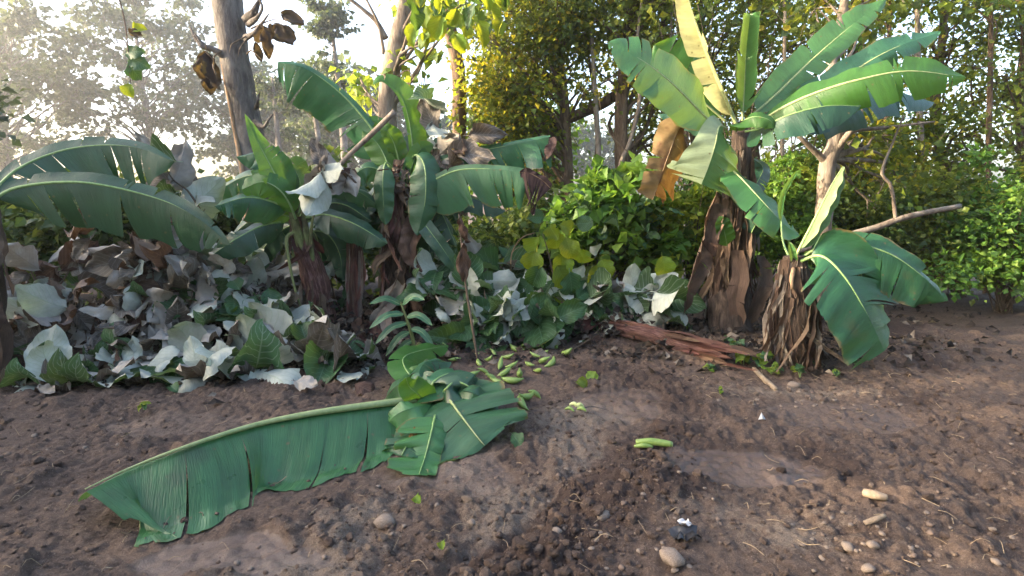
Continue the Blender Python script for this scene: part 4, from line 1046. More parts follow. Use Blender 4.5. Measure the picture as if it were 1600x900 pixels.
for k, (pts, W, mt, fo, nn) in enumerate([
    ([(465, 345, Y + .2), (430, 330, Y + .3), (390, 345, Y + .35), (345, 385, Y + .35)], (.24, .12), 'bandark_shade', (-35, -10), (0, -.7, .7)),
    ([(470, 350, Y + .15), (500, 330, Y + .3), (540, 345, Y + .4), (570, 395, Y + .4)], (.12, .24), 'ban', (-10, -30), (0, -.8, .6)),
    ([(462, 350, Y + .2), (440, 360, Y + .25), (410, 390, Y + .3), (395, 430, Y + .3)], (.16, .14), 'bandark_shade', (-15, -10), (.1, -1, .2)),
    ([(480, 360, Y + .15), (510, 365, Y + .2), (530, 395, Y + .25), (536, 440, Y + .25)], (.16, .14), 'bandark_shade', (-15, -10), (.1, -1, .2)),
    ([(468, 340, Y + .2), (490, 300, Y + .3), (530, 280, Y + .35), (575, 300, Y + .35)], (.1, .26), 'bandark_shade', (-10, -25), (0, -.9, .5)),
    ([(460, 338, Y + .15), (430, 285, Y + .3), (385, 275, Y + .4), (330, 305, Y + .4)], (.26, .1), 'ban', (-25, -10), (0, -.9, .5)),
    ([(470, 345, Y + .1), (520, 305, Y + .2), (560, 300, Y + .2), (600, 330, Y + .2)], (.08, .2), 'ban', (-10, -25), (0, -.9, .5)),
    ([(458, 332, Y - .08), (436, 300, Y - .1), (420, 275, Y - .1), (392, 268, Y - .1)], (.14, .1), 'banlit', (-25, -10), (0, -.9, .5)),
    ([(466, 335, Y - .1), (478, 300, Y - .12), (492, 285, Y - .12), (510, 292, Y - .12)], (.08, .13), 'bandark_shade', (-10, -25), (0, -.9, .5))]):
    banana_leaf(LA, pts, W, nn, fo, (-25, -25), (2, 2), 410 + k, .1, mt, 'rib', .012, spread=14)

# ---- plant at the left edge
b = G(-25, 590)
Y = float(b[1])
LE = Thing('banana_plant', 'banana plant at the left edge with broad bluish drooping leaves', 'banana plant', b, 'standing banana plants')
ax = [b + [0, 0, -.05], P(-25, 470, Y), P(-24, 380, Y), P(-22, 310, Y)]
stem(LE, ax, [.17, .155, .13, .08], 'stemdark', 211, world=True)
sheaths(LE, ax, [.17, .155, .13, .08], 20, .6, .06, 24, ('dry', 'drybrown'), -110, 110, .03, .04, .3, 1.)
banana_leaf(LE, [(-22, 318, Y), (30, 292, Y + .1), (130, 285, Y + .2), (240, 308, Y + .3), (305, 338, Y + .3), (360, 382, Y + .3)], (.10, .40), (.1, -.85, .5), (-6, -22), (0, -30), (2, 8), 341, .05, 'bandark_shade', 'rib', .018, spread=8)
banana_leaf(LE, [(-22, 310, Y + .1), (30, 262, Y + .3), (110, 232, Y + .5), (200, 228, Y + .6), (272, 252, Y + .6)], (.10, .42), (.1, -.85, .5), (-6, -22), (0, -20), (2, 9), 342, .06, 'bandark_shade', 'rib', .016, spread=9)

# ---- middle plant with long torn leaves
b = G(622, 522)
Y = float(b[1])
MB_ = Thing('banana_plant', 'middle banana plant with a high arching leaf and long torn leaves to the right', 'banana plant', b, 'standing banana plants')
ax = [b + [0, 0, -.05], P(622, 460, Y), P(620, 390, Y), P(620, 320, Y), P(624, 250, Y)]
stem(MB_, ax, [.15, .14, .125, .10, .06], 'stemdark', 221, world=True)
sheaths(MB_, ax, [.15, .14, .125, .10, .06], 60, .65, .03, 25, ('dry', 'drybrown', 'dryred'), -110, 110, .022, .04, .3, 1.)
banana_leaf(MB_, [(618, 268, Y), (604, 240, Y + .05), (580, 200, Y + .1), (545, 158, Y + .1), (505, 124, Y + .05), (470, 104, Y), (434, 98, Y)], (.46, .08), (0, -.95, .3), (-18, -30), (-30, -20), (5, 1), 3510, .12, 'bangrey', 'rib', .018, spread=8, prof=prof_cut)
banana_leaf(MB_, [(640, 300, Y), (645, 250, Y + .05), (640, 195, Y + .1), (626, 150, Y + .1), (600, 126, Y + .08), (582, 132, Y + .05)], (.04, .17), (.1, -1, .2), (20, -12), (0, -20), (0, 0), 352, .2, 'banlit', 'rib', .016)
banana_leaf(MB_, [(615, 300, Y - .05), (608, 262, Y - .05), (590, 225, Y - .02), (566, 205, Y)], (.16, .16), (.1, -1, .2), (-10, -30), (-10, -20), (1, 1), 353, .15, 'banlit', 'rib', .014)
banana_leaf(MB_, [(632, 262, Y - .05), (650, 242, Y - .15), (664, 262, Y - .25), (664, 315, Y - .3), (652, 368, Y - .3)], (.17, .20), (.15, -1, .15), (-12, -12), (-25, -25), (0, 0), 354, .2, 'ban', 'rib', .014)
banana_leaf(MB_, [(616, 265, Y - .05), (602, 255, Y - .15), (598, 295, Y - .22), (602, 352, Y - .22)], (.12, .12), (-.15, -1, .1), (-10, -10), (-20, -20), (0, 0), 355, .2, 'ban', 'rib', .012)
banana_leaf(MB_, [(632, 275, Y + .05), (670, 256, Y + .1), (740, 238, Y + .1), (800, 226, Y + .05), (860, 214, Y)], (.05, .36), (0, -.95, .3), (0, -12), (0, -25), (0, 9), 356, .14, 'bangrey', 'rib', .016, spread=11, prof=prof_cut)
banana_leaf(MB_, [(634, 290, Y - .1), (668, 285, Y - .2), (715, 266, Y - .25), (770, 264, Y - .3), (826, 270, Y - .35)], (.05, .42), (0, -.95, .3), (0, -10), (0, -22), (0, 4), 357, .1, 'ban', 'rib', .016, spread=6, prof=prof_cut)
banana_leaf(MB_, [(812, 269, Y - .34), (830, 272, Y - .36), (848, 282, Y - .36), (860, 294, Y - .36)], (.05, .36), (.1, -.95, .2), (0, -10), (0, -30), (0, 5), 358, .0, 'banend', 'ribdry', .006, name='withered_leaf_end', crumple=.03, prof=prof_cut)
banana_leaf(MB_, [(858, 216, Y), (862, 222, Y - .02), (860, 235, Y - .02), (852, 250, Y)], (.05, .10), (.1, -1, .1), (0, -20), (0, -20), (0, 2), 359, .0, 'banend', None, name='withered_leaf_end', crumple=.03)
banana_leaf(MB_, [(636, 300, Y + .1), (680, 300, Y + .3), (740, 310, Y + .4), (790, 330, Y + .5)], (.2, .2), (0, -.5, .9), (-15, -30), (0, -20), (0, 3), 360, .1, 'bandark_shade', 'rib', .012)
banana_leaf(MB_, [(632, 330, Y - .02), (652, 338, Y - .2), (680, 372, Y - .3), (722, 432, Y - .3)], (.08, .10), (.1, -.8, .5), (20, 0), (0, -20), (0, 0), 361, .1, 'bandark_shade', 'rib', .01)
banana_leaf(MB_, [(638, 320, Y + .05), (660, 330, Y + .2), (680, 350, Y + .25), (690, 385, Y + .25)], (.09, .1), (.1, -1, .2), (-10, -20), (0, -20), (0, 0), 362, .2, 'banlit', 'rib', .01)
banana_leaf(MB_, [(630, 270, Y + .1), (648, 220, Y + .25), (672, 190, Y + .3), (690, 200, Y + .3)], (.13, .13), (.1, -.9, .4), (-10, -35), (0, -20), (0, 1), 363, .1, 'bandark_shade', 'rib', .012)
banana_leaf(MB_, [(626, 262, Y + .15), (660, 248, Y + .3), (690, 262, Y + .35), (705, 285, Y + .35)], (.13, .13), (.1, -.7, .6), (-20, -35), (0, -20), (0, 1), 364, .1, 'bandark_shade', 'rib', .012)
banana_leaf(MB_, [(615, 300, Y + .1), (590, 300, Y + .2), (555, 310, Y + .3), (518, 300, Y + .3)], (.18, .15), (0, -.7, .7), (-30, -15), (0, 0), (2, 0), 365, .1, 'bandark_shade', 'rib', .012)
for k, (pts, W, mt, fo, nn) in enumerate([
    ([(625, 300, Y + .15), (655, 280, Y + .3), (690, 300, Y + .35), (715, 350, Y + .35)], (.12, .24), 'bandark_shade', (-10, -30), (0, -.8, .6)),
    ([(622, 310, Y + .15), (590, 320, Y + .2), (565, 350, Y + .25), (555, 400, Y + .25)], (.18, .14), 'bandark_shade', (-15, -10), (.1, -1, .2)),
    ([(626, 320, Y + .1), (650, 335, Y + .2), (668, 370, Y + .25), (672, 420, Y + .25)], (.14, .16), 'bandark_shade', (-15, -10), (.1, -1, .2)),
    ([(622, 262, Y + .05), (612, 220, Y + .1), (596, 195, Y + .15), (570, 185, Y + .15)], (.15, .10), 'banlit', (-25, -10), (0, -1, .3)),
    ([(626, 262, Y + .05), (616, 225, Y), (604, 205, Y - .05), (592, 198, Y - .05)], (.09, .12), 'banlit', (-5, -10), (.2, -1, .2)),
    ([(618, 290, Y), (596, 268, Y - .05), (570, 262, Y - .1), (540, 285, Y - .1)], (.2, .08), 'ban', (-25, -10), (0, -.9, .5)),
    ([(630, 280, Y + .1), (665, 235, Y + .25), (700, 225, Y + .3), (745, 250, Y + .3)], (.08, .22), 'bandark_shade', (-10, -25), (0, -.9, .5)),
    ([(632, 300, Y), (640, 270, Y - .1), (655, 235, Y - .1), (678, 226, Y - .08)], (.1, .12), 'ban', (20, -20), (.3, -.9, .2))]):
    banana_leaf(MB_, pts, W, nn, fo, (-25, -25), (2, 2), 430 + k, .1, mt, 'rib', .012, spread=14)
for i, (pts, W, mt) in enumerate([([(640, 335, Y - .05), (648, 360, Y - .15), (640, 390, Y - .22), (660, 425, Y - .26)], .16, 'dry'), ([(614, 375, Y - .13), (606, 395, Y - .2), (590, 412, Y - .24), (584, 432, Y - .26)], .13, 'dry'), ([(628, 430, Y - .15), (612, 465, Y - .25), (588, 495, Y - .3), (574, 530, Y - .3)], .09, 'drygrey'), ([(636, 440, Y - .15), (646, 470, Y - .25), (664, 500, Y - .3), (674, 522, Y - .3)], .09, 'dry'), ([(645, 360, Y - .1), (628, 400, Y - .2), (618, 440, Y - .25), (595, 480, Y - .25)], .03, 'dry'), ([(634, 400, Y - .12), (630, 430, Y - .2), (636, 465, Y - .22), (628, 500, Y - .22)], .06, 'drybrown')]):
    ribbon(MB_, [P(*p) for p in pts], W, 520 + i, mt, (.25 * (-1) ** i, -1, .2), crumple=.06, nu=30, nv=7, prof=prof_tri, curl=(70, -60), tears=(1, 1))
dl = Thing('dry_crown_tuft', 'bunch of withered dark leaf scraps caught in the middle banana plant', 'dry leaves', P(628, 300, Y - .15))
for k in range(26):
    rg2 = np.random.default_rng(900 + k)
    p = P(628 + rg2.normal(0, 9), 275 + rg2.uniform(-15, 30), Y - .14 + rg2.normal(0, .03))
    d = unit(rg2.normal(size=3) * [1, .5, 1] + [0, -.3, -.2]) * rg2.uniform(.06, .16)
    ribbon(dl, [p, p + d * .5 + rg2.normal(0, .015, 3), p + d], .02, 900 + k, ['drygrey', 'deadleaf'][k % 2], (0, -1, .3), crumple=.012, nu=6, nv=3, name='scrap')

def extra_crown(th, px, py, Y, n, seed, L=(.7, 1.15), W=(.10, .17), mats=('bandark_shade', 'ban', 'bandark_shade', 'bangrey')):
    rng = np.random.default_rng(seed)
    o = P(px, py, Y)
    for k in range(n):
        az = rng.uniform(-180, 180)
        d = np.array([math.sin(R(az)), -math.cos(R(az)) * .6 + .35, 0])
        l = rng.uniform(*L)
        up = rng.uniform(.05, .45) * l
        p0 = o + [rng.normal(0, .03), rng.normal(0, .03), -rng.uniform(0, .35)]
        pts = [p0, p0 + d * l * .3 + [0, 0, up * .8], p0 + d * l * .65 + [0, 0, up * .7], p0 + d * l + [0, 0, up - l * rng.uniform(.3, .8)]]
        w = rng.uniform(*W)
        banana_leaf(th, pts, (w, w * 1.1), (d[0] * .3, -.6, .8), (-rng.uniform(5, 35), -rng.uniform(5, 35)), (-30, -30), (int(rng.integers(1, 5)), int(rng.integers(1, 5))), seed * 50 + k, .12, mats[int(rng.integers(len(mats)))], 'rib', .010, spread=15, world=True, nu=36, nv=6)
extra_crown(LA, 470, 350, 6.75, 11, 61)
extra_crown(MB_, 625, 310, float(MB_.loc[1]) + .15, 11, 62)
# ---- broken reddish stump
b = G(556, 515)
Y = float(b[1])
ST = Thing('banana_stump', 'broken upright reddish-purple banana stem snapped off beside the leaning plant', 'stump', b)
ax = [b + [0, 0, -.05], P(555, 450, Y), P(555, 400, Y), P(557, 352, Y)]
stem(ST, ax, [.10, .075, .065, .05], 'stemred', 231, world=True, rough=.2)
rg2 = np.random.default_rng(77)
for k in range(12):
    px = 556 + rg2.uniform(-13, 13)
    top = rg2.uniform(350, 410)
    ribbon(ST, [P(px, top, Y - .09), P(px + rg2.normal(0, 2), (top + 480) / 2, Y - .09), P(px + rg2.normal(0, 6), rg2.uniform(470, 515), Y - .13)], rg2.uniform(.015, .04), 540 + k, ['dryred', 'dry', 'drygrey', 'dryred'][k % 4], (rg2.normal(0, .4), -1, 0), crumple=.015, name='torn_sheath')
for k in range(16):
    a = P(575 + rg2.normal(0, 14), 500 + rg2.uniform(-10, 40), Y - .2 - rg2.uniform(0, .3))
    a[2] = max(a[2], float(Hgt(a[0], a[1])) + .05)
    e = a + np.array([rg2.uniform(0, .25), -rg2.uniform(.1, .35), -rg2.uniform(.05, .3)])
    e[2] = max(e[2], float(Hgt(e[0], e[1])) + .02)
    ribbon(ST, [a, (a + e) / 2 + [0, -.03, .06], e], rg2.uniform(.02, .07), 560 + k, ['dryred', 'dry', 'drygrey'][k % 3], (.2, -.8, .6), crumple=.025, name='torn_sheath')

# ---- fallen banana plant in the foreground
b = G(672, 632)
FA = Thing('fallen_banana_plant', 'felled young banana plant lying on the soil with one long leaf to the left', 'banana plant', b)
def gp(px, py, up):
    """the point seen at this pixel that lies 'up' above the soil"""
    z = 0.0
    for _ in range(8):
        p = flat(px, py, z + up)
        z = float(Hgt(p[0], p[1], False))
    return p
def on_ground(V, lift=.012):
    z = Hgt(V[:, 0], V[:, 1], False) + lift
    V = V.copy(); V[:, 2] = np.maximum(V[:, 2], z)
    return V
def ground_leaf(th, pts, W, **kw):
    """as banana_leaf, from world points; the blade is laid on the soil"""
    o = banana_leaf(th, pts, W, world=True, ribo=.55, **kw)
    me = o.data
    co = np.empty(len(me.vertices) * 3, np.float32); me.vertices.foreach_get('co', co)
    V = on_ground(co.reshape(-1, 3) + th.loc)
    me.vertices.foreach_set('co', (V - th.loc).astype(np.float32).ravel()); me.update()
    return o
ground_leaf(FA, [gp(668, 626, .12), gp(610, 632, .16), gp(500, 647, .20), gp(400, 667, .22), gp(290, 702, .21), gp(200, 737, .20), gp(135, 768, .18)], (.58, .2), N=(.05, -.38, .92), fold=(-6, -30), curl=(-20, -30), tears=((.2, .34, .60, .76, .88), 2), seed=376, start=.05, mat='banslab', rib='ribpale', r=.032, spread=2.6, prof=prof_cut, nu=120, nv=14, wav=.012, crumple=.008)
ground_leaf(FA, [gp(686, 606, .14), gp(704, 628, .16), gp(726, 658, .11), gp(746, 684, .06), gp(757, 697, .03)], (.40, .42), N=(.05, -.6, .8), fold=(2, -6), curl=(-6, -14), tears=(1, 2), seed=372, start=.02, mat='ban', rib='ribpale', r=.018, spread=4, prof=prof_cut, wav=.02)
ground_leaf(FA, [gp(672, 640, .08), gp(655, 665, .06), gp(640, 690, .05), gp(628, 712, .02)], (.16, .18), N=(-.1, -.4, .9), fold=(-5, -5), curl=(-10, -10), tears=(1, 1), seed=373, start=.02, mat='ban', rib='rib', r=.012, prof=prof_cut, spread=6)
ground_leaf(FA, [gp(680, 650, .10), gp(672, 685, .07), gp(664, 715, .03), gp(655, 742, .02)], (.10, .22), N=(.1, -.4, .9), fold=(-5, -5), curl=(-10, -10), tears=(0, 2), seed=374, start=.02, mat='banfan', rib='rib', r=.010, prof=prof_cut, spread=6)
banana_leaf(FA, [gp(690, 618, .12), gp(696, 608, .24), gp(712, 596, .28), gp(735, 605, .22), gp(758, 625, .05)], (.14, .17), (-.1, -.6, .8), (-20, -48), (-20, -40), (0, 1), 375, .03, 'bandark_shade', 'rib', .012, world=True)
banana_leaf(FA, [gp(676, 625, .12), gp(675, 600, .26), gp(700, 584, .30), gp(735, 585, .24), gp(752, 600, .12)], (.10, .2), (0, -.5, .9), (-10, -62), (-20, -50), (0, 1), 376, .05, 'bangrey', 'rib', .012, world=True)
banana_leaf(FA, [gp(662, 600, .08), gp(640, 585, .2), gp(630, 560, .22), gp(655, 548, .20), gp(700, 540, .14)], (.13, .14), (0, -.6, .8), (0, -15), (0, -20), (0, 0), 377, .1, 'banlit', 'rib', .010, world=True)
banana_leaf(FA, [gp(668, 632, .08), gp(655, 618, .20), gp(640, 605, .26), gp(634, 590, .34)], (.10, .11), (-.1, -.9, .3), (10, -20), (0, 0), (0, 0), 379, .05, 'banlit', 'rib', .008, world=True)
for k, (pts, W, mt, fo, nn) in enumerate([
    ([gp(690, 620, .14), gp(660, 600, .24), gp(625, 600, .2), gp(600, 625, .06)], (.16, .1), 'ban', (-30, -10), (0, -.6, .8)),
    ([gp(690, 618, .14), gp(730, 612, .22), gp(760, 628, .16), gp(775, 655, .05)], (.1, .16), 'ban', (-10, -30), (0, -.6, .8)),
    ([gp(690, 625, .16), gp(712, 600, .26), gp(740, 590, .22), gp(770, 600, .1)], (.08, .14), 'bandark_shade', (-10, -40), (0, -.6, .8)),
    ([gp(672, 610, .12), gp(655, 585, .24), gp(668, 565, .26), gp(705, 566, .18)], (.1, .16), 'ban', (-10, -30), (0, -.6, .8)),
    ([gp(680, 630, .12), gp(650, 636, .16), gp(620, 648, .12), gp(598, 668, .04)], (.10, .08), 'banfan', (-25, -10), (0, -.6, .8))]):
    banana_leaf(FA, pts, W, nn, fo, (-30, -30), (1, 1), 450 + k, .05, mt, None, spread=14, world=True, crumple=.015)
stem(FA, [gp(655, 540, .10), gp(668, 580, .12), gp(680, 615, .10), gp(690, 640, .07)], [.035, .04, .045, .035], 'stemgreen', 241, world=True, rough=.06, seg=10, n=20)
V, F, uv = tube([gp(642, 690, .02), gp(646, 678, .05), gp(650, 665, .06)], [.022, .026, .02], 8, 8, .1, 3)
FA.part('broken_leaf_stalk', V, F, M['bandead'], uv)
# ---- sucker with narrow leaves behind it
b = G(648, 560)
SU = Thing('banana_sucker', 'small banana sucker with narrow pointed leaves behind the felled plant', 'banana plant', b)
s0 = [b + [0, 0, 0], P(645, 530, b[1]), P(636, 500, b[1] - .02), P(626, 472, b[1])]
stem(SU, s0, [.022, .018, .014, .008], 'stemgreen', 243, world=True, rough=.04, seg=8, n=16)
for k, (t, dx, dz, L) in enumerate([(.95, -.9, .2, .30), (.8, -.95, -.25, .34), (.65, -.9, -.45, .34), (.5, -.8, -.65, .30), (.95, .7, .3, .28), (.75, .9, -.1, .28), (.55, .85, -.45, .28), (.35, -.7, -.7, .25)]):
    p = spline(s0, 20)[int(t * 19)]
    d = unit(np.array([dx, -.35, dz]))
    banana_leaf(SU, [p, p + d * L * .5 + [0, 0, .04], p + d * L + [0, 0, -.03]], .035, (0, -.7, .7), (15, 15), (-10, -10), (0, 0), 390 + k, .02, 'ban', 'rib', .005, world=True, nu=16, nv=4)

def gp0(px, py, up):
    z = 0.0
    for _ in range(8):
        p = flat(px, py, z + up)
        z = float(Hgt(p[0], p[1], False))
    return p
# ---- fallen reddish trunk section on the right
a, e = gp0(940, 508, .10), gp0(1130, 556, .08)
FT = Thing('fallen_log', 'cut reddish-brown banana trunk lying across the soil left of the shaggy plant', 'log', (a + e) / 2)
mid_ = (a + e) / 2 + [0, 0, .03]
V, F, uv = tube([a, a * .7 + e * .3 + [0, 0, .02], mid_, a * .3 + e * .7, e], [.065, .08, .09, .085, .06], 18, 30, .06, 12, flute=.05)
FT.part('trunk', V, F, M['stemred'], uv)
rg2 = np.random.default_rng(78)
for k in range(46):
    t = rg2.uniform(-.08, .75)
    p = a + (e - a) * t
    ang = R(rg2.uniform(-80, 50))
    up = np.array([0, -math.cos(ang), -math.sin(ang) * -1]); up = np.array([0, -math.cos(ang), max(-.2, math.sin(-ang))])
    q = p + unit(up) * .085
    l = rg2.uniform(.3, .8)
    q2 = q + unit(e - a) * l + rg2.normal(0, .02, 3)
    q2[2] = max(q2[2], float(Hgt(q2[0], q2[1])) + .02)
    ribbon(FT, [q, (q + q2) / 2 + unit(up) * .01, q2 + unit(up) * rg2.uniform(0, .03)], rg2.uniform(.012, .035), 600 + k, ['dryred', 'dry', 'dryred', 'stemribbon' if False else 'dryred'][k % 4], unit(up), crumple=.012, name='torn_sheath')
ribbon(FT, [e + [0, 0, .05], e + [.15, -.05, .04], e + [.32, -.12, 0]], .06, 650, 'dry', (0, -.5, .8), crumple=.04, name='torn_sheath')
ribbon(FT, [a + [0, 0, .05], a + [-.12, -.05, .03], a + [-.24, -.1, -.04]], .07, 651, 'dryred', (0, -.7, .6), crumple=.04, name='torn_sheath')

# ---- loose poles and sticks
PO = Thing('cut_pole', 'cut grey pole sticking up to the right out of the banana leaves', 'pole', P(500, 292, 5.9))
V, F, uv = tube([P(500, 292, 5.9), P(540, 248, 5.9), P(580, 210, 5.9), P(617, 174, 5.9)], [.022, .024, .026, .027], 10, 20, .05, 3)
PO.part('shaft', V, F, M['barkpale'], uv)
p0 = G(747, 566, .0)
SK = Thing('upright_stick', 'thin upright stick with a withered brown leaf near its top', 'stick', p0)
Yk = float(p0[1])
V, F, uv = tube([p0, P(738, 510, Yk + .05), P(727, 440, Yk + .1), P(720, 370, Yk + .15), P(717, 335, Yk + .15)], [.013, .013, .011, .009, .006], 7, 24, .08, 3)
SK.part('shaft', V, F, M['twig'], uv)
SK.place('withered_leaf', BL['teakbr'][1], mat_from(P(722, 380, Yk + .06), (.12, -.1, -1), (.5, -1, .1), (.22, .38, .25)))
SK.place('withered_leaf', BL['teakbr'][4], mat_from(P(719, 340, Yk + .1), (.15, .1, -1), (-.6, -1, .1), (.18, .3, .2)))
def stick(label, pts, r0, mat='twig'):
    w_ = [p if len(p) == 3 and isinstance(p, np.ndarray) else P(*p) for p in pts]
    th = Thing('stick', label, 'stick', w_[0])
    V, F, uv = tube(w_, [r0, r0, r0 * .8, r0 * .5], 6, 20, .1, 5)
    th.part('shaft', V, F, M[mat], uv)
    n2 = len(V)
    V, F, uv = tube([w_[1], w_[1] + np.array([.05, -.03, .05]), w_[1] + np.array([.12, -.04, .08])], [r0 * .5, r0 * .4, r0 * .2], 5, 6)
    th.part('side_twig', V, F, M[mat], uv)
stick('long bare stick lying through the felled branches below the leaning plant', [G(405, 505, .25), G(450, 505, .22), G(500, 515, .16), G(512, 522, .1)], .016, 'barkpale')
stick('horizontal stick among the pale leaves in the middle heap', [(700, 462, 6.3), (740, 463, 6.3), (790, 466, 6.3), (825, 466, 6.3)], .014, 'barkpale')
stick('bent brown twig arching over the middle heap', [(798, 430, 6.6), (800, 395, 6.6), (815, 372, 6.6), (835, 364, 6.6)], .008, 'vine')
stick('thin stick running from the green bananas toward the fallen trunk', [G(870, 560, .02), G(905, 548, .05), G(930, 535, .1), G(955, 520, .2)], .007)

# ------------------------------------------------------------------ heaps of felled leafy branches
def felled(label, pts, mats, n, L, seed, up=.5, spread=.16, name='felled_branch', fwd=.9, r0=.012, group='felled leafy branches', cat='branch', along=(.12, 1.0), hang=.4):
    rr = random.Random(seed)
    w_ = [P(*p) for p in pts]
    for q in w_:
        q[2] = max(q[2], float(Hgt(q[0], q[1])) + .03)
    th = Thing(name, label, cat, w_[0], group)
    V, F, uv = tube(w_, [r0, r0 * .9, r0 * .7, r0 * .3], 6, 18, .08, seed)
    th.part('stalk', V, F, M['twig'], uv)
    C = spline(w_, 50)
    T = unit(np.gradient(C, axis=0))
    for k in range(n):
        t = along[0] + (along[1] - along[0]) * (k + rr.random() * .8) / n
        i = min(49, int(t * 49))
        side = Vector(T[i]).cross(Vector((0, -.5, 1))).normalized() * (1 if k % 2 else -1)
        d = Vector(T[i]) * rr.uniform(-.2, .7) + side * rr.uniform(.3, 1) + Vector((rr.gauss(0, .4), rr.gauss(-.25, .4), rr.gauss(-hang * .6, .4)))
        if d.length < .1: d = Vector((0, -1, 0))
        nn = Vector((rr.gauss(0, .5), -fwd + rr.gauss(0, .3), up + rr.gauss(0, .35)))
        flip = rr.random()
        m = rr.choice(mats)
        if m[-1] == '-': nn, m = -nn, m[:-1]
        l = L * 1.15 * rr.uniform(.65, 1.25)
        p = Vector(C[i]) + Vector((rr.gauss(0, spread * .5), rr.gauss(0, spread * .4), rr.gauss(0, spread * .4)))
        # keep base and tip above the soil
        p.z = max(p.z, float(Hgt(p.x, p.y)) + .035)
        tip = p + d.normalized() * l
        g = float(Hgt(tip.x, tip.y)) + .03
        if tip.z < g: d = (Vector((tip.x, tip.y, g)) - p)
        th.place('leaf', rr.choice(BL[m]), mat_from(p, d, nn, (l * rr.uniform(.8, 1.1), l, l)))
    return th
dryL = ['teakgr', 'teakgr-', 'teakbr', 'teak-', 'teakgr-', 'teakbr-', 'teakgr']
paleL = ['teak-', 'teak-', 'teak-', 'teakgr-', 'teak', 'teakdk']
greenL = ['teakdk', 'teakdk', 'teak-', 'teak']
grn2 = ['teakdk', 'teak', 'teak-', 'teak-', 'teakyl']
# left heap: tall, dry, greyish brown
felled('dried grey-brown branch at the left edge of the tall heap', [(30, 590, 5.4), (60, 500, 5.5), (110, 420, 5.6), (150, 360, 5.8)], dryL, 20, .34, 701)
felled('dried branch drooping below the bluish leaves at the left', [(150, 560, 5.3), (180, 480, 5.4), (215, 410, 5.5), (235, 355, 5.7)], dryL, 22, .34, 702)
felled('dried brown branch standing left of the pale grey leaves', [(205, 590, 5.3), (220, 520, 5.4), (240, 450, 5.5), (228, 370, 5.7)], dryL, 22, .34, 703)
felled('dried grey branch with silvery leaf backs in the left heap', [(330, 530, 5.7), (310, 480, 5.7), (290, 430, 5.8), (260, 375, 6.0)], ['teakgr-', 'teakgr-', 'teakgr', 'teak-'], 24, .36, 704)
felled('silvery-leaved branch lying across the upper left heap', [(400, 480, 6.0), (350, 450, 6.0), (310, 430, 6.0), (270, 420, 6.0)], ['teakgr-', 'teak-', 'teak-', 'teakgr'], 20, .36, 705)
felled('dark dried branch below the leaning plant leaves', [(430, 500, 6.1), (400, 470, 6.1), (370, 440, 6.1), (340, 410, 6.2)], ['teakgr', 'teakbr', 'teakgr-', 'teakdk'], 20, .34, 706)
felled('dried branch behind the pale green leaf stalk', [(470, 510, 6.3), (440, 460, 6.4), (410, 420, 6.5), (380, 390, 6.6)], ['teakgr', 'teak-', 'teakbr', 'teakgr-'], 20, .34, 707)
felled('dark dried branch between the leaning plant and the stump', [(540, 520, 6.6), (525, 470, 6.7), (512, 420, 6.8), (500, 380, 6.9)], ['teakbr', 'teakgr', 'teakdk'], 16, .3, 708)
felled('brown curled branch at the foot of the left heap', [(60, 600, 5.0), (110, 575, 5.0), (170, 560, 5.1), (230, 540, 5.2)], dryL, 20, .3, 709, up=.8)
felled('brown dried branch at the lower left corner of the heap', [(-20, 560, 5.2), (20, 520, 5.3), (60, 470, 5.4), (40, 400, 5.6)], dryL, 20, .34, 710)
# green and white leaves at the foot of the left heap
felled('green and whitish branch at the lower edge of the left heap', [(200, 585, 4.95), (250, 570, 5.0), (300, 560, 5.1), (350, 545, 5.2)], ['teak-', 'teakdk', 'teak-', 'teak', 'teakgr-'], 13, .40, 711, up=1.6, fwd=.35, hang=.1)
felled('green branch with whitish leaf backs beside the long stick', [(330, 560, 5.1), (370, 545, 5.2), (410, 530, 5.4), (440, 515, 5.6)], ['teak-', 'teakdk', 'teak-', 'teakdk', 'teakgr-'], 13, .38, 712, up=1.6, fwd=.35, hang=.1)
felled('branch of pale leaves fanned out over the soil edge', [(300, 575, 4.95), (345, 568, 5.0), (385, 560, 5.05), (430, 548, 5.1)], ['teak-', 'teak-', 'teak-', 'teakdk'], 11, .42, 713, up=1.6, fwd=.35, hang=.1)
felled('pale-leaved branch left of the stump fibres', [(440, 545, 5.3), (470, 540, 5.3), (500, 545, 5.2), (535, 560, 5.1)], ['teak-', 'teak-', 'teakgr-', 'teakgr'], 10, .42, 714, up=1.6, fwd=.35, hang=.1)
felled('dark leafy branch under the pale leaves by the stump', [(440, 525, 5.8), (480, 530, 5.7), (520, 535, 5.6), (550, 545, 5.4)], ['teakgr', 'teakdk', 'teakbr'], 14, .28, 715, up=1.6, fwd=.35, hang=.1)
felled('green sprig in the middle of the left heap', [(350, 500, 5.6), (352, 490, 5.55), (356, 480, 5.5), (360, 470, 5.5)], ['teakdk', 'teakdk'], 5, .22, 716)
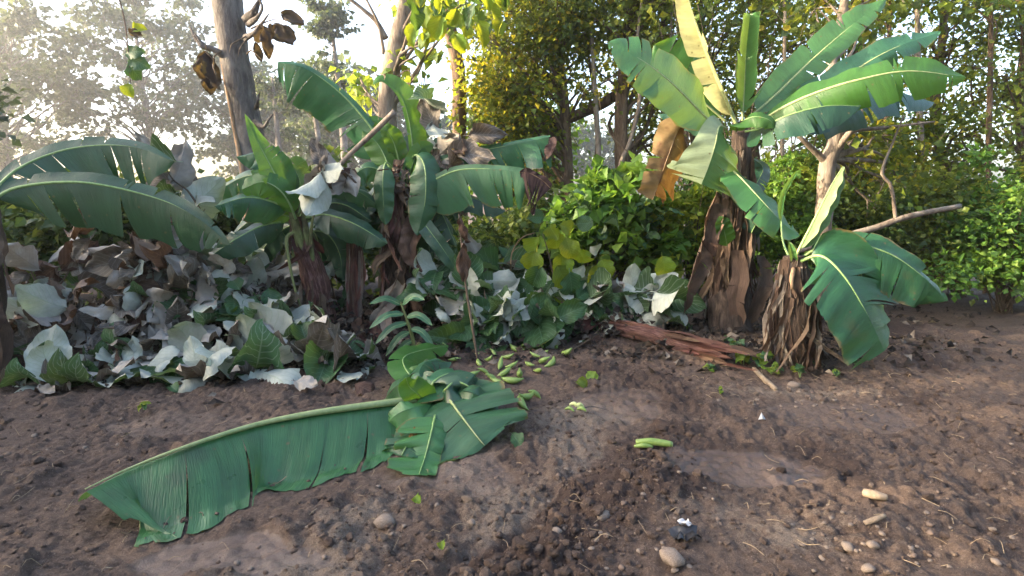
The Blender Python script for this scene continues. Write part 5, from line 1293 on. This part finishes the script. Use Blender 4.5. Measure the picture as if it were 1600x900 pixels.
more = [('pale-backed branch spread across the front of the left heap', [(150, 590, 5.0), (190, 560, 5.1), (240, 530, 5.3), (290, 500, 5.5)], ['teak-', 'teakgr-', 'teak-', 'teakgr'], 22, .3),
        ('silvery branch rising in the middle of the left heap', [(280, 560, 5.3), (290, 510, 5.4), (300, 460, 5.5), (310, 420, 5.6)], ['teak-', 'teakgr-', 'teakgr-', 'teakdk'], 24, .32),
        ('silvery branch low between the left heap and the leaning plant', [(380, 550, 5.4), (400, 520, 5.5), (420, 495, 5.6), (440, 470, 5.8)], ['teak-', 'teakgr-', 'teakgr', 'teakdk'], 22, .3),
        ('silvery branch in the upper left heap under the bluish leaves', [(180, 470, 5.7), (210, 430, 5.8), (250, 400, 5.9), (300, 390, 6.0)], ['teakgr-', 'teakgr', 'teak-', 'teakbr'], 24, .32),
        ('mixed pale branch at the far left of the heap', [(20, 580, 5.1), (60, 540, 5.2), (100, 500, 5.3), (130, 450, 5.5)], ['teak-', 'teakgr-', 'teakgr', 'teakbr-'], 24, .32),
        ('pale branch lying along the soil at the far left', [(-10, 620, 4.8), (50, 612, 4.8), (110, 600, 4.85), (180, 588, 4.9)], ['teak-', 'teakgr-', 'teakdk', 'teak-'], 20, .28),
        ('pale-leaved branch lying along the soil left of the stump', [(400, 560, 5.2), (440, 560, 5.15), (490, 555, 5.15), (540, 575, 5.0)], ['teak-', 'teak-', 'teakgr-', 'teakdk'], 16, .28),
        ('silvery branch filling the gap behind the leaning plant', [(420, 470, 6.6), (450, 440, 6.6), (500, 430, 6.7), (545, 440, 6.7)], ['teakgr-', 'teakdk', 'teak-', 'teakgr'], 20, .32)]
for k, (lab, pts, ms_, n, L) in enumerate(more):
    felled(lab, pts, ms_, n, L * 1.05, 760 + k, up=1.4 if k in (0, 2, 5, 6) else .8, fwd=.4 if k in (0, 2, 5, 6) else .9)
flatb = [('flat pale leaves at the soil edge below the left heap', [(205, 595, 4.85), (250, 590, 4.85), (300, 585, 4.85), (350, 580, 4.9)], 8),
         ('flat pale leaves along the soil left of the single grey leaf', [(340, 590, 4.85), (370, 585, 4.85), (400, 578, 4.9), (430, 572, 4.95)], 7),
         ('flat pale leaves in front of the leaning plant', [(430, 565, 5.1), (460, 560, 5.1), (500, 560, 5.1), (540, 570, 5.05)], 8),
         ('flat pale leaves at the far left soil edge', [(40, 625, 4.6), (90, 615, 4.65), (140, 606, 4.7), (200, 600, 4.75)], 8),
         ('flat pale leaves between heap and long stick', [(350, 545, 5.3), (390, 535, 5.35), (430, 530, 5.4), (470, 528, 5.45)], 8)]
for k, (lab, pts, n) in enumerate(flatb):
    felled(lab, pts, ['teak-', 'teak-', 'teak-', 'teakgr-'], n, .40, 780 + k, up=2.2, fwd=.3, hang=.05, spread=.1)
# leaves caught above the left plants
felled('torn pale branch lying over the bluish leaves at the left', [(320, 340, 6.0), (295, 300, 6.0), (270, 280, 6.0), (255, 255, 6.0)], ['teak-', 'teak', 'teakgr-', 'teakgr'], 9, .36, 717)
felled('pale dry branch caught on top of the middle banana plant', [(650, 300, 6.6), (680, 250, 6.6), (690, 215, 6.6), (676, 178, 6.6)], ['teakgr-', 'teak-', 'teak-', 'teakgr'], 12, .42, 718, spread=.12)
felled('grey dead branch hanging right of the pale leaves on the middle plant', [(660, 300, 6.6), (700, 260, 6.5), (720, 230, 6.5), (728, 205, 6.5)], ['teakgr', 'teakgr-', 'deadleaf'], 9, .36, 719, spread=.1)
felled('round white-backed leaf sprig by the pole', [(500, 262, 5.85), (502, 270, 5.83), (503, 276, 5.82), (501, 282, 5.8)], ['teak-'], 3, .34, 720, spread=.06)
felled('curled pale dead sprig beside the lower end of the pole', [(560, 290, 6.1), (540, 270, 6.1), (515, 262, 6.1), (490, 262, 6.1)], ['teakgr-', 'teakgr', 'teakbr'], 9, .3, 721, spread=.1)
# middle heap: green and white
mid_h = [('branch of large green leaves left in the middle heap', [(690, 500, 6.2), (700, 470, 6.2), (690, 440, 6.3), (680, 415, 6.5)], greenL, 18, .33),
         ('green branch with pale backs behind the upright stick', [(730, 510, 6.1), (735, 480, 6.1), (730, 450, 6.2), (720, 420, 6.4)], paleL, 18, .33),
         ('branch with one big whitish leaf in the middle heap', [(780, 520, 6.0), (770, 490, 6.0), (760, 470, 6.0), (755, 445, 6.2)], paleL, 16, .38),
         ('pale-leaved branch on top of the middle heap', [(820, 470, 6.6), (800, 440, 6.7), (780, 415, 6.8), (760, 405, 6.9)], paleL, 18, .34),
         ('dark green broad-leaved branch above the scattered bananas', [(800, 500, 6.1), (830, 490, 6.0), (860, 500, 6.0), (885, 505, 5.95)], ['teakdk', 'teakdk', 'teak-', 'teakdk'], 16, .36),
         ('whitish branch at the right foot of the middle heap', [(880, 490, 6.4), (910, 478, 6.4), (940, 470, 6.4), (975, 475, 6.4)], paleL, 18, .32),
         ('pale-leaved branch spread below the sunny sapling', [(900, 475, 6.4), (930, 465, 6.4), (965, 460, 6.4), (1000, 465, 6.4)], paleL, 18, .34),
         ('large pale leaves beside the tall banana stem', [(1080, 480, 6.3), (1060, 470, 6.3), (1035, 460, 6.3), (1010, 470, 6.3)], ['teak-', 'teak-', 'teak'], 14, .42),
         ('green branch under the sunny sapling', [(840, 480, 6.4), (860, 460, 6.4), (890, 450, 6.5), (915, 445, 6.5)], grn2, 18, .32),
         ('pale branch low at the right end of the middle heap', [(1070, 492, 6.35), (1040, 488, 6.35), (1010, 488, 6.35), (980, 486, 6.35)], ['teak-', 'teakgr-', 'teak-', 'teakbr-'], 14, .28),
         ('green branch low in the middle heap by the stick foot', [(700, 530, 5.9), (730, 525, 5.9), (760, 520, 5.9), (800, 515, 5.9)], ['teakdk', 'teakdk', 'teak-', 'teakdk'], 16, .32),
         ('silvery branch lying across the front of the middle heap', [(690, 505, 6.0), (740, 495, 6.0), (800, 485, 6.0), (850, 480, 6.0)], ['teak-', 'teak-', 'teakdk', 'teakgr-'], 22, .3),
         ('silvery branch lying toward the tall banana stem', [(870, 482, 6.35), (930, 482, 6.35), (1000, 478, 6.35), (1060, 478, 6.3)], ['teak-', 'teak-', 'teakdk', 'teakgr-'], 22, .3),
         ('silvery branch high at the back of the middle heap', [(780, 450, 6.8), (740, 420, 6.9), (700, 405, 6.9), (670, 400, 6.9)], ['teak-', 'teakdk', 'teak-', 'teakgr-'], 18, .32),
         ('shaded green branch at the back of the middle heap', [(640, 470, 6.9), (680, 440, 7.0), (730, 420, 7.1), (780, 420, 7.2)], ['teakdk', 'teakdk', 'teak-'], 18, .32)]
for k, (lab, pts, ms_, n, L) in enumerate(mid_h):
    felled(lab, pts, ms_, n, L, 730 + k, up=.6)
# standing sapling with sunny leaves
rr = random.Random(9)
SA = Thing('sapling', 'small sapling with sunlit yellow-green leaves in the middle heap', 'sapling', G(875, 500))
stems_ = [[(875, 500, 6.35), (868, 450, 6.4), (858, 400, 6.45), (848, 365, 6.5)], [(876, 500, 6.35), (885, 460, 6.4), (890, 420, 6.4), (900, 390, 6.4)], [(878, 500, 6.35), (900, 460, 6.4), (925, 440, 6.4), (940, 420, 6.4)], [(872, 500, 6.35), (850, 460, 6.35), (838, 430, 6.3), (835, 400, 6.35)]]
for pts in stems_:
    V, F, uv = tube([P(*p) for p in pts], [.012, .01, .008, .004], 6, 16)
    SA.part('stem', V, F, M['twig'], uv)
for (px, py, dx, dz, L, mk) in [(858, 352, .3, -.5, .2, 'teakyl'), (875, 352, .7, -.2, .2, 'teakyl'), (868, 362, .1, -1, .28, 'teakyl'), (885, 372, .3, -1, .28, 'teakyl'), (840, 370, -.3, -1, .26, 'teakyl'), (835, 392, -.2, -1, .26, 'teakyl'), (880, 395, -.1, -1, .30, 'teakyl'), (905, 388, .3, -1, .26, 'teakyl'), (870, 415, .5, -.8, .3, 'teakyl'), (845, 415, -.4, -1, .28, 'teakdk'), (890, 425, .2, -1, .32, 'teakdk'), (925, 415, .3, -1, .28, 'teakyl'), (940, 405, .4, -1, .24, 'teakyl'), (915, 440, -.2, -1, .28, 'teakdk'), (860, 445, -.6, -.8, .3, 'teakdk'), (895, 455, .4, -1, .3, 'teakdk'), (830, 440, -.7, -.6, .3, 'teakdk'), (930, 400, .1, 1, .18, 'teak-'), (820, 455, -.2, -1, .3, 'teakdk'), (850, 340, -.8, .1, .2, 'teakdk'), (900, 350, .8, .1, .2, 'teakdk'), (1035, 400, .2, -1, .28, 'teakyl')]:
    nn = Vector((rr.gauss(0, .3), -1, rr.uniform(0, .6)))
    if mk[-1] == '-': nn, mk = -nn, mk[:-1]
    SA.place('leaf', rr.choice(BL[mk]), mat_from(P(px, py, 6.3 + rr.uniform(-.12, .12)), (dx, rr.uniform(-.4, .1), dz), nn, (L * 1.1, L, L)))
# leafy shrub with larger leaves in the middle
BS = Thing('broad_leaved_shrub', 'bright green broad-leaved shrub behind the sunny sapling', 'shrub', G(955, 440))
for k in range(16):
    tipp = P(rr.uniform(870, 1050), rr.uniform(295, 400), rr.uniform(7.0, 7.6))
    b_ = G(955, 440) + np.array([rr.gauss(0, .1), rr.gauss(0, .1), 0])
    pts = [b_, b_ + (tipp - b_) * [.3, .3, .55], tipp]
    V, F, uv = tube(pts, [.012, .008, .003], 5, 12, cap=False)
    BS.part('stem', V, F, M['rib'], uv)
    C = spline(pts, 20)
    for j in range(9):
        i = 19 - j * 1
        q = C[max(6, i)]
        BS.place('leaf', rr.choice(BL['teakdk' if rr.random() < .8 else 'teakyl']), mat_from(q, (rr.gauss(0, 1), rr.gauss(-.4, .5), rr.gauss(-.1, .35)), (rr.gauss(0, .4), -.5 + rr.gauss(0, .3), 1), (lambda l: (l * .75, l, l))(rr.uniform(.12, .24))))
# leaves reaching in at the upper left
UL = Thing('overhanging_twig', 'leafy twig reaching in high at the left of the picture', 'branch', P(150, -90, 6.2))
V, F, uv = tube([P(150, -90, 6.2), P(180, -20, 6.2), P(196, 40, 6.2), P(204, 130, 6.2)], [.012, .010, .007, .003], 6, 16)
UL.part('twig', V, F, M['twig'], uv)
for (px, py, dx, dz, L, mk) in [(203, 52, .8, -.1, .14, 'deadleaf'), (208, 46, .9, .1, .14, 'teakyl'), (203, 90, .7, -.3, .22, 'teakdk'), (200, 97, .5, -.8, .20, 'teakdk'), (196, 84, .9, .2, .2, 'teakdk'), (200, 130, .1, -1, .16, 'teakyl')]:
    UL.place('leaf', rr.choice(BL[mk]), mat_from(P(px, py, 6.2), (dx, -.2, dz), (.1, -1, .3), (L * 1.1, L, L)))

# loose single leaves lying on the soil
loose = [(325, 575, .34, 'teak-', .4, 'large whitish leaf lying at the soil edge below the left heap'), (385, 590, .22, 'teak-', -.3, 'ragged pale leaf hanging onto the soil below the left heap'), (245, 590, .30, 'teak-', -1.0, 'curled white leaf at the lower left end of the heap'), (460, 604, .22, 'teakgr-', 1.3, 'single greyish leaf lying alone on the bare soil'),
         (497, 565, .26, 'teak-', .2, 'broad pale leaf with a hole left of the stump fibres'), (535, 590, .30, 'teak-', .6, 'big pale veined leaf in front of the stump fibres'), (565, 585, .2, 'teak-', 1.0, 'pale leaf touching the reddish stump fibres'), (268, 612, .11, 'teakdk', .8, 'small green leaf on the soil at the left'),
         (765, 480, .30, 'teak-', .2, 'broad white leaf standing up beside the upright stick'), (860, 520, .3, 'teakdk', -.2, 'dark green veined leaf above the bananas'), (900, 520, .34, 'teakdk', -.4, 'large green leaf right of the bananas'), (905, 540, .12, 'teak-', .5, 'small white leaf scrap right of the bananas'), (915, 535, .22, 'teakbr', 1.2, 'curled rust-brown leaf left of the fallen trunk'),
         (830, 560, .22, 'teakgr', 1.2, 'dull grey-green crumpled leaf among the bananas'), (800, 690, .12, 'teakdk', .5, 'small green leaf scrap on the soil by the torn leaf'), (918, 590, .13, 'teakyl', .3, 'upright bright green scrap on the soil in the middle'), (900, 606, .12, 'teakyl', 1.3, 'yellow-green scrap lying below the bananas'), (648, 790, .06, 'teakyl', .6, 'tiny yellow leaf near the lower middle'), (690, 862, .05, 'teakyl', .2, 'tiny yellow-green leaf at the bottom of the picture'),
         (700, 555, .24, 'dead', .2, 'brown dry leaf behind the felled plant'), (555, 610, .22, 'brown', 1.1, 'rusty dry leaf at the base of the long leaf'), (510, 612, .12, 'brown', .9, 'small dark curled leaf by the long leaf')]
for (px, py, L, mk, a, lab) in loose:
    mk = {'dead': 'teakbr-', 'brown': 'teakbr'}.get(mk, mk)
    p = G(px, py, .05)
    nn = Vector((rr.gauss(0, .2), -.5, .8))
    if mk[-1] == '-': nn, mk = -nn, mk[:-1]
    d = Vector((math.sin(a), -math.cos(a) * .8, -.12))
    o = single('loose_leaf', rr.choice(BL[mk]), lab, 'leaf', mat_from(p, d, nn, (L, L, L * .7)), 'loose leaves on the ground')

# leaf litter under the heaps (nobody could count it)
rg3 = np.random.default_rng(31)
pts = []
for (cx, cy_, sx, sy, n, hh) in [(-3.0, 5.9, 1.1, .5, 2200, .55), (-1.9, 5.5, .8, .35, 900, .15), (.3, 6.4, 1.2, .4, 1600, .35), (-1.2, 6.3, .7, .4, 700, .2), (2.6, 5.9, .9, .4, 1100, .03), (2.3, 5.35, .9, .25, 350, .01), (-4.6, 5.6, .9, .5, 1200, .5), (.2, 7.4, 2.6, .5, 1600, .3)]:
    x, y = rg3.normal(cx, sx, n), rg3.normal(cy_, sy, n)
    f = np.exp(-((x - cx) / sx) ** 2 / 2 - ((y - cy_) / sy) ** 2 / 2)
    pts.append(np.stack([x, y, Hgt(x, y) + .02 + hh * f * rg3.random(n)], 1))
pts = np.vstack(pts)
keep = ~((pts[:, 1] < 5.1) & (pts[:, 0] > -1.2) & (pts[:, 0] < 1.2))
pts = pts[keep]
n = len(pts)
V, F, tint = leaf_cloud(pts, rg3.normal(size=(n, 3)) * [1, 1, .4], rg3.normal(size=(n, 3)) * .6 + [0, -.4, .8], rg3.uniform(.04, .13, n), rg3, .3, .4, .3, tint=rg3.random(n) ** 1.8)
me = mesh('leaf_litter', V, F, attrs={'tint': tint}, smooth=False, mat=M['litter'])
single('leaf_litter', me, 'dry leaf litter darkened as gap shade under the felled branches', kind='stuff')

# ------------------------------------------------------------------ fruit
def banana_mesh(seed):
    rng = np.random.default_rng(seed)
    bend = rng.uniform(1.0, 1.7)
    t = np.linspace(-.5, .5, 9)
    C = np.stack([np.sin(t * bend) / bend, (1 - np.cos(t * bend)) / bend, 0 * t], 1)
    rad = np.array([.04, .06, .125, .15, .155, .15, .125, .07, .035]) * rng.uniform(.9, 1.1)
    V, F, uv = tube(C, rad, 6, 12, .04, seed)
    return mesh('banana', V, F, uv, mat=M['fruit'])
BM = [banana_mesh(s) for s in range(4)]
bsp = [(776, 530), (798, 532), (812, 528), (824, 540), (836, 534), (846, 546), (768, 540), (790, 544), (806, 550), (858, 530), (772, 556), (782, 574), (756, 584), (770, 596), (788, 588), (800, 576), (812, 590), (748, 572), (836, 560), (826, 574), (760, 548), (848, 568), (700, 548), (868, 545), (742, 560), (764, 566), (794, 562), (816, 546), (852, 556), (778, 602), (800, 600), (738, 590), (884, 556), (862, 572), (842, 584), (710, 566), (824, 626), (836, 620), (814, 634)]
rr = random.Random(77)
for k, (px, py) in enumerate(bsp):
    p = G(px, py, .03)
    L = rr.uniform(.12, .2)
    m = Matrix.Translation(Vector(p)) @ Matrix.Rotation(rr.uniform(0, 6.3), 4, 'Z') @ Matrix.Rotation(rr.gauss(0, .35), 4, 'Y') @ Matrix.Rotation(rr.choice([0, 1.57, 3.1]) + rr.gauss(0, .3), 4, 'X') @ Matrix.Diagonal((L, L, L, 1))
    if k >= 36: lab, gr = 'green banana lying beside the torn leaf of the felled plant', 'bananas by the torn leaf'
    else: lab, gr = 'small unripe green banana scattered on the soil below the middle heap', 'scattered green bananas'
    single('banana', BM[k % 4], lab, 'banana', m, gr)
p = G(1020, 700, .03)
CS = Thing('cut_banana_stalk', 'pale green cut piece of banana stalk lying on the dark soil', 'stalk', p)
V, F, uv = tube([p + [-.10, .02, 0], p + [-.02, .0, .012], p + [.06, -.01, .006], p + [.11, -.015, 0]], [.016, .022, .023, .02], 10, 14, .16, 3)
CS.part('rind', V, F, M['fruit'], uv)
V, F, uv = tube([p + [.108, -.0145, 0], p + [.116, -.016, 0]], [.018, .014], 10, 3)
CS.part('cut_face', V, F, M['fruitcut'], uv)
V, F, uv = tube([p + [-.12, -.02, -.01], p + [-.06, -.03, 0], p + [-.01, -.03, -.01]], [.008, .016, .01], 8, 8)
CS.part('peel_strip', V, F, M['fruit'], uv)
p = G(893, 645, .025)
PE = Thing('peeled_scrap', 'crushed pale green banana scrap with a dark twig on the soil', 'fruit scrap', p)
for k in range(4):
    d = np.array([rr.uniform(-.05, .05), rr.uniform(-.04, .04), rr.uniform(0, .02)])
    V, F, uv = tube([p + d, p + d + [.03, -.01, .015], p + d + [.06, -.02 + rr.uniform(-.02, .02), 0]], [.008, .016, .006], 7, 8, .2, k)
    PE.part('peel_strip', V, F, M['fruitcut' if k % 2 else 'fruit'], uv)
V, F, uv = tube([p + [.05, 0, 0], p + [.15, .03, .01], p + [.26, -.02, 0]], [.004, .004, .002], 5, 10)
PE.part('twig', V, F, M['film'], uv)

# ------------------------------------------------------------------ litter and wood scraps
def sheet(label, name, cat, px, py, size, mat, seed, th=None, lift=.015):
    rng = np.random.default_rng(seed)
    p = G(px, py, lift)
    n = 9
    u, v = np.meshgrid(np.linspace(-.5, .5, n), np.linspace(-.5, .5, n), indexing='ij')
    z = .22 * noise2(u * 4 + seed, v * 4, seed) + .1 * noise2(u * 9, v * 9 + seed, seed + 1) + .15
    V = p + np.stack([u * size * (1 + .2 * noise2(u * 3, v * 3, seed)), v * size * .8, np.maximum(0, z) * size], -1).reshape(-1, 3)
    i = (np.arange(n - 1)[:, None] * n + np.arange(n - 1)[None])
    F = np.stack([i, i + 1, i + n + 1, i + n], -1).reshape(-1, 4)
    t = th or Thing(name, label, cat, p)
    t.part(name if th is None else 'white_flap', V, F, M[mat], V[:, :2])
    return t
t = sheet('crumpled black plastic bag scrap with a white flap on the soil at lower right', 'plastic_scrap', 'plastic', 1068, 842, .12, 'film', 5)
sheet('', '', '', 1068, 834, .055, 'paper', 8, t, .05)
p = G(1190, 658, .01)
t = Thing('white_scrap', 'tiny white triangular scrap standing on the soil below the shaggy plant', 'scrap', p)
V = np.array([p + [-.025, 0, 0], p + [.03, .005, 0], p + [.0, .012, .05], p + [.0, -.012, .012]])
t.part('scrap', V, np.array([[0, 3, 2], [3, 1, 2], [0, 2, 1], [0, 1, 3]]), M['paper'], V[:, :2], smooth=False)
for lab, pts, r0, s in (('pale broken wood chunk on the soil at the right', [(1350, 776), (1366, 780), (1384, 784)], .022, 1), ('short pale cut stick on the soil at the right', [(1350, 824), (1366, 818), (1381, 812)], .013, 2), ('split pale branch piece below the shaggy plant', [(1178, 580), (1196, 598), (1212, 612)], .022, 3)):
    w_ = [G(a, b_, .02) for a, b_ in pts]
    t = Thing('wood_piece', lab, 'wood', w_[1])
    V, F, uv = tube(w_, [r0, r0 * 1.1, r0 * .8], 8, 12, .2, s)
    t.part('bark', V, F, M['wood'], uv)
    V, F, uv = tube([w_[2], w_[2] + unit(w_[2] - w_[1]) * .004], [r0 * .7, r0 * .6], 8, 3)
    t.part('cut_end', V, F, M['straw'], uv)

# ------------------------------------------------------------------ stones, clods, straw
def lump(seed, sub=2, amp=.28):
    import bmesh
    bm = bmesh.new()
    bmesh.ops.create_icosphere(bm, subdivisions=sub, radius=1)
    V = np.array([v.co[:] for v in bm.verts]); F = np.array([[v.index for v in f.verts] for f in bm.faces])
    bm.free()
    d = 1 + amp * noise3(V[:, 0] * 1.2 + seed, V[:, 1] * 1.2, V[:, 2] * 1.2, seed) + amp * .5 * noise3(V[:, 0] * 2.8, V[:, 1] * 2.8 + seed, V[:, 2] * 2.8, seed + 1)
    V = V * d[:, None]
    rg_ = np.random.default_rng(seed + 400)
    for _ in range(9):
        nrm = unit(rg_.normal(size=3))
        V = V - np.maximum(0, V @ nrm - rg_.uniform(.62, .85))[:, None] * nrm * .92
    return V * [1, .85, .68], F
SM = [mesh('stone', *lump(s), mat=M['stone' if s % 2 else 'stone2']) for s in range(8)]
big_st = [(601, 821, .052, 'biggest pale stone, lying alone at the lower left of the furrow'), (942, 809, .042, 'grey rounded stone on the soil right of the furrow'), (1049, 878, .055, 'long pale stone near the bottom edge below the plastic scrap'), (738, 818, .022, 'round grey stone left of the furrow edge'), (870, 832, .024, 'pale knobbly stone, left one of a pair right of the furrow'), (884, 827, .020, 'small round stone, right one of a pair right of the furrow'), (931, 848, .030, 'flat pale stone below the grey rounded stone'), (1324, 858, .030, 'pale knobbly stone at the lower right'), (1364, 855, .028, 'round pale stone near the lower right corner'), (1054, 893, .02, 'small stone at the bottom edge'), (1240, 605, .05, 'pale flat stone at the foot of the shaggy banana plant'), (1356, 892, .03, 'stone cut by the bottom edge at the right')]
rr = random.Random(55)
for px, py, r0, lab in big_st:
    p = G(px, py, r0 * .35)
    single('stone', SM[rr.choice([1, 3, 5, 7])], lab, 'stone', Matrix.Translation(Vector(p)) @ Matrix.Rotation(rr.uniform(0, 6.3), 4, 'Z') @ Matrix.Diagonal((r0 * 1.1, r0, r0, 1)), 'stones on the soil')
zones = [(900, 1130, 730, 890, 46), (1230, 1480, 790, 895, 44), (1120, 1420, 605, 640, 46), (560, 700, 760, 895, 18), (300, 560, 800, 895, 10), (1420, 1590, 640, 890, 26), (700, 900, 640, 800, 16), (10, 200, 640, 720, 10)]
zl = ['right of the furrow below the cut stalk', 'in the gravelly patch at the lower right', 'in the pale row below the shaggy banana plant', 'left of the furrow near the biggest stone', 'near the bottom left damp hollow', 'at the right edge of the soil', 'between the felled plant and the furrow', 'behind the long fallen leaf at the far left']
for zi, (a, b_, c, d, n) in enumerate(zones):
    for k in range(n):
        px, py = rr.uniform(a, b_), rr.uniform(c, d)
        p = G(px, py, 0)
        r0 = rr.uniform(.008, .017) * (1.25 if c < 700 else 1)
        p[2] += r0 * .05
        single('pebble', SM[rr.randrange(8)], 'small pebble half sunk in the soil ' + zl[zi], 'pebble', Matrix.Translation(Vector(p)) @ Matrix.Rotation(rr.uniform(0, 6.3), 4, 'Z') @ Matrix.Diagonal((r0 * 1.1, r0, r0, 1)), 'pebbles ' + zl[zi])

rg4 = np.random.default_rng(91)
N = 30000
x = rg4.uniform(-4.6, 4.8, N * 2); y = 1.9 + 4.4 * rg4.random(N * 2) ** 1.35
side, on, dark, moist, pale, wet = soil_masks(x, y)
pr = (.18 + .7 * sstep(-.1, .5, noise2(x * 1.3, y * 1.3, 41)) * (.5 + .5 * noise2(x * 5, y * 5, 43)) + .8 * dark + .4 * pale) * (1 - .85 * np.clip(wet * 1.2, 0, 1))
k = rg4.random(N * 2) < pr * .62
x, y, dark, pale = x[k], y[k], dark[k], pale[k]
n = len(x)
rad = rg4.lognormal(math.log(.0075), .62, n).clip(.003, .036) * (1 + .25 * dark)
tintc = np.clip(rg4.normal(.42, .22, n) + .25 * pale - .2 * dark, 0, 1)
V, F, TT, off = [], [], [], 0
z = Hgt(x, y)
a = rg4.uniform(0, 6.28, n)
for s in range(12):
    big_ = s >= 6
    idx = np.arange(n)[(np.arange(n) % 6 == s % 6) & ((rad > .014) == big_)]
    LV, LF = lump(60 + s, 2 if big_ else 1, .45)
    ca, sa = np.cos(a[idx])[:, None], np.sin(a[idx])[:, None]
    q = np.stack([LV[None, :, 0] * ca - LV[None, :, 1] * sa, LV[None, :, 0] * sa + LV[None, :, 1] * ca, np.repeat(LV[None, :, 2], len(idx), 0)], -1) * rad[idx][:, None, None]
    q = q + np.stack([x[idx], y[idx], z[idx] + rad[idx] * .12], -1)[:, None]
    V.append(q.reshape(-1, 3)); F.append((np.arange(len(idx))[:, None, None] * len(LV) + LF[None] + off).reshape(-1, 3)); off += len(idx) * len(LV)
    TT.append(np.repeat(tintc[idx], len(LV)))
me = mesh('soil_clods', np.vstack(V), np.vstack(F), attrs={'tint': np.concatenate(TT)}, smooth=False, mat=M['clod'])
single('soil_clods', me, 'loose crumbs and clods of brown soil', kind='stuff')

its = []
for k in range(300):
    if k < 200: px, py = rg4.uniform(0, 1600), 600 + 300 * rg4.random() ** 1.1
    else: px, py = rg4.uniform(1060, 1500), rg4.uniform(500, 600)
    p = G(px, py, .012)
    l = rg4.uniform(.03, .11)
    ang = rg4.uniform(0, 6.28)
    d = np.array([math.cos(ang), math.sin(ang), 0]) * l
    q = p + d * .5 + [rg4.normal(0, .005), rg4.normal(0, .005), .006 + abs(rg4.normal(0, .004))]
    e = p + d; e[2] = float(Hgt(e[0], e[1])) + .008 + max(0, rg4.normal(0, .015))
    its.append(tube([p, q, e], rg4.uniform(.0010, .0022), 4, 6, cap=False))
V, F, uv = join(its)
single('straw', mesh('straw', V, F, uv, mat=M['straw']), 'bits of straw and fine twigs scattered on the soil', kind='stuff')

# small weeds on the soil
wd = [(1097, 468, .30, 9, .11, 'seedling with heart-shaped leaves at the foot of the tall banana plant'), (1080, 520, .07, 7, .05, 'tiny weed at the left foot of the tall banana plant'), (1130, 535, .08, 8, .05, 'tiny weed behind the fallen trunk end'), (1162, 570, .12, 9, .06, 'small weed left of the shaggy plant foot'), (1190, 575, .13, 9, .07, 'small light green weed below the shaggy plant'), (1222, 570, .18, 16, .045, 'bushy weed against the shaggy plant foot'), (1250, 590, .10, 10, .05, 'low weed right below the shaggy plant'), (1305, 590, .07, 8, .045, 'tiny weed right of the shaggy plant'), (1110, 580, .08, 9, .05, 'small weed in front of the fallen trunk end'), (225, 640, .06, 8, .04, 'tiny pale weed on the soil at the left'), (700, 520, .14, 9, .08, 'small bright sprig between the heap and the felled plant'), (1127, 615, .04, 5, .035, 'tiny weed among the pebbles'), (1205, 585, .10, 12, .05, 'leafy weed left below the shaggy plant'), (1268, 575, .12, 12, .05, 'leafy weed at the right foot of the shaggy plant'), (1150, 545, .10, 10, .05, 'leafy weed beside the end of the fallen trunk'), (1330, 570, .06, 9, .04, 'tiny weed under the drooping banana leaf')]
rr = random.Random(66)
for px, py, h, n, lf, lab in wd:
    b_ = G(px, py)
    t = Thing('weed', lab, 'weed', b_, 'weeds on the soil')
    for k in range(max(2, n // 3)):
        tip = b_ + np.array([rr.gauss(0, h * .5), rr.gauss(0, h * .4), h * rr.uniform(.5, 1.1)])
        V, F, uv = tube([b_, (b_ + tip) / 2 + [0, 0, h * .1], tip], [.003, .0025, .0015], 4, 6, cap=False)
        t.part('stem', V, F, M['rib'], uv)
        for j in range(3):
            q = b_ + (tip - b_) * rr.uniform(.4, 1)
            l = lf * rr.uniform(.8, 1.5)
            t.place('leaf', rr.choice(BL['teakdk' if rr.random() < .5 else 'teakyl']), mat_from(q, (rr.gauss(0, 1), rr.gauss(-.3, .7), rr.gauss(.1, .3)), (0, -.4, 1), (l, l, l)))

# ------------------------------------------------------------------ morning haze
b = NB('morning_haze')
vol = b.n('VolumePrincipled', i_Density=HAZE)
vol.inputs['Color'].default_value = (.84, .86, .87, 1)
vol.inputs['Anisotropy'].default_value = .66
o = b.n('OutputMaterial')
b.t.links.new(vol.outputs[0], o.inputs['Volume'])
x0, x1, y0, y1, z0, z1 = -115, 115, -16, 140, -1.5, 36.0
V = [(x, y, z) for z in (z0, z1) for y in (y0, y1) for x in (x0, x1)]
F = [(0, 2, 3, 1), (4, 5, 7, 6), (0, 1, 5, 4), (2, 6, 7, 3), (0, 4, 6, 2), (1, 3, 7, 5)]
me = mesh('haze', np.array(V), np.array(F), smooth=False, mat=b.m)
single('haze', me, 'thin morning haze over the clearing', kind='stuff')
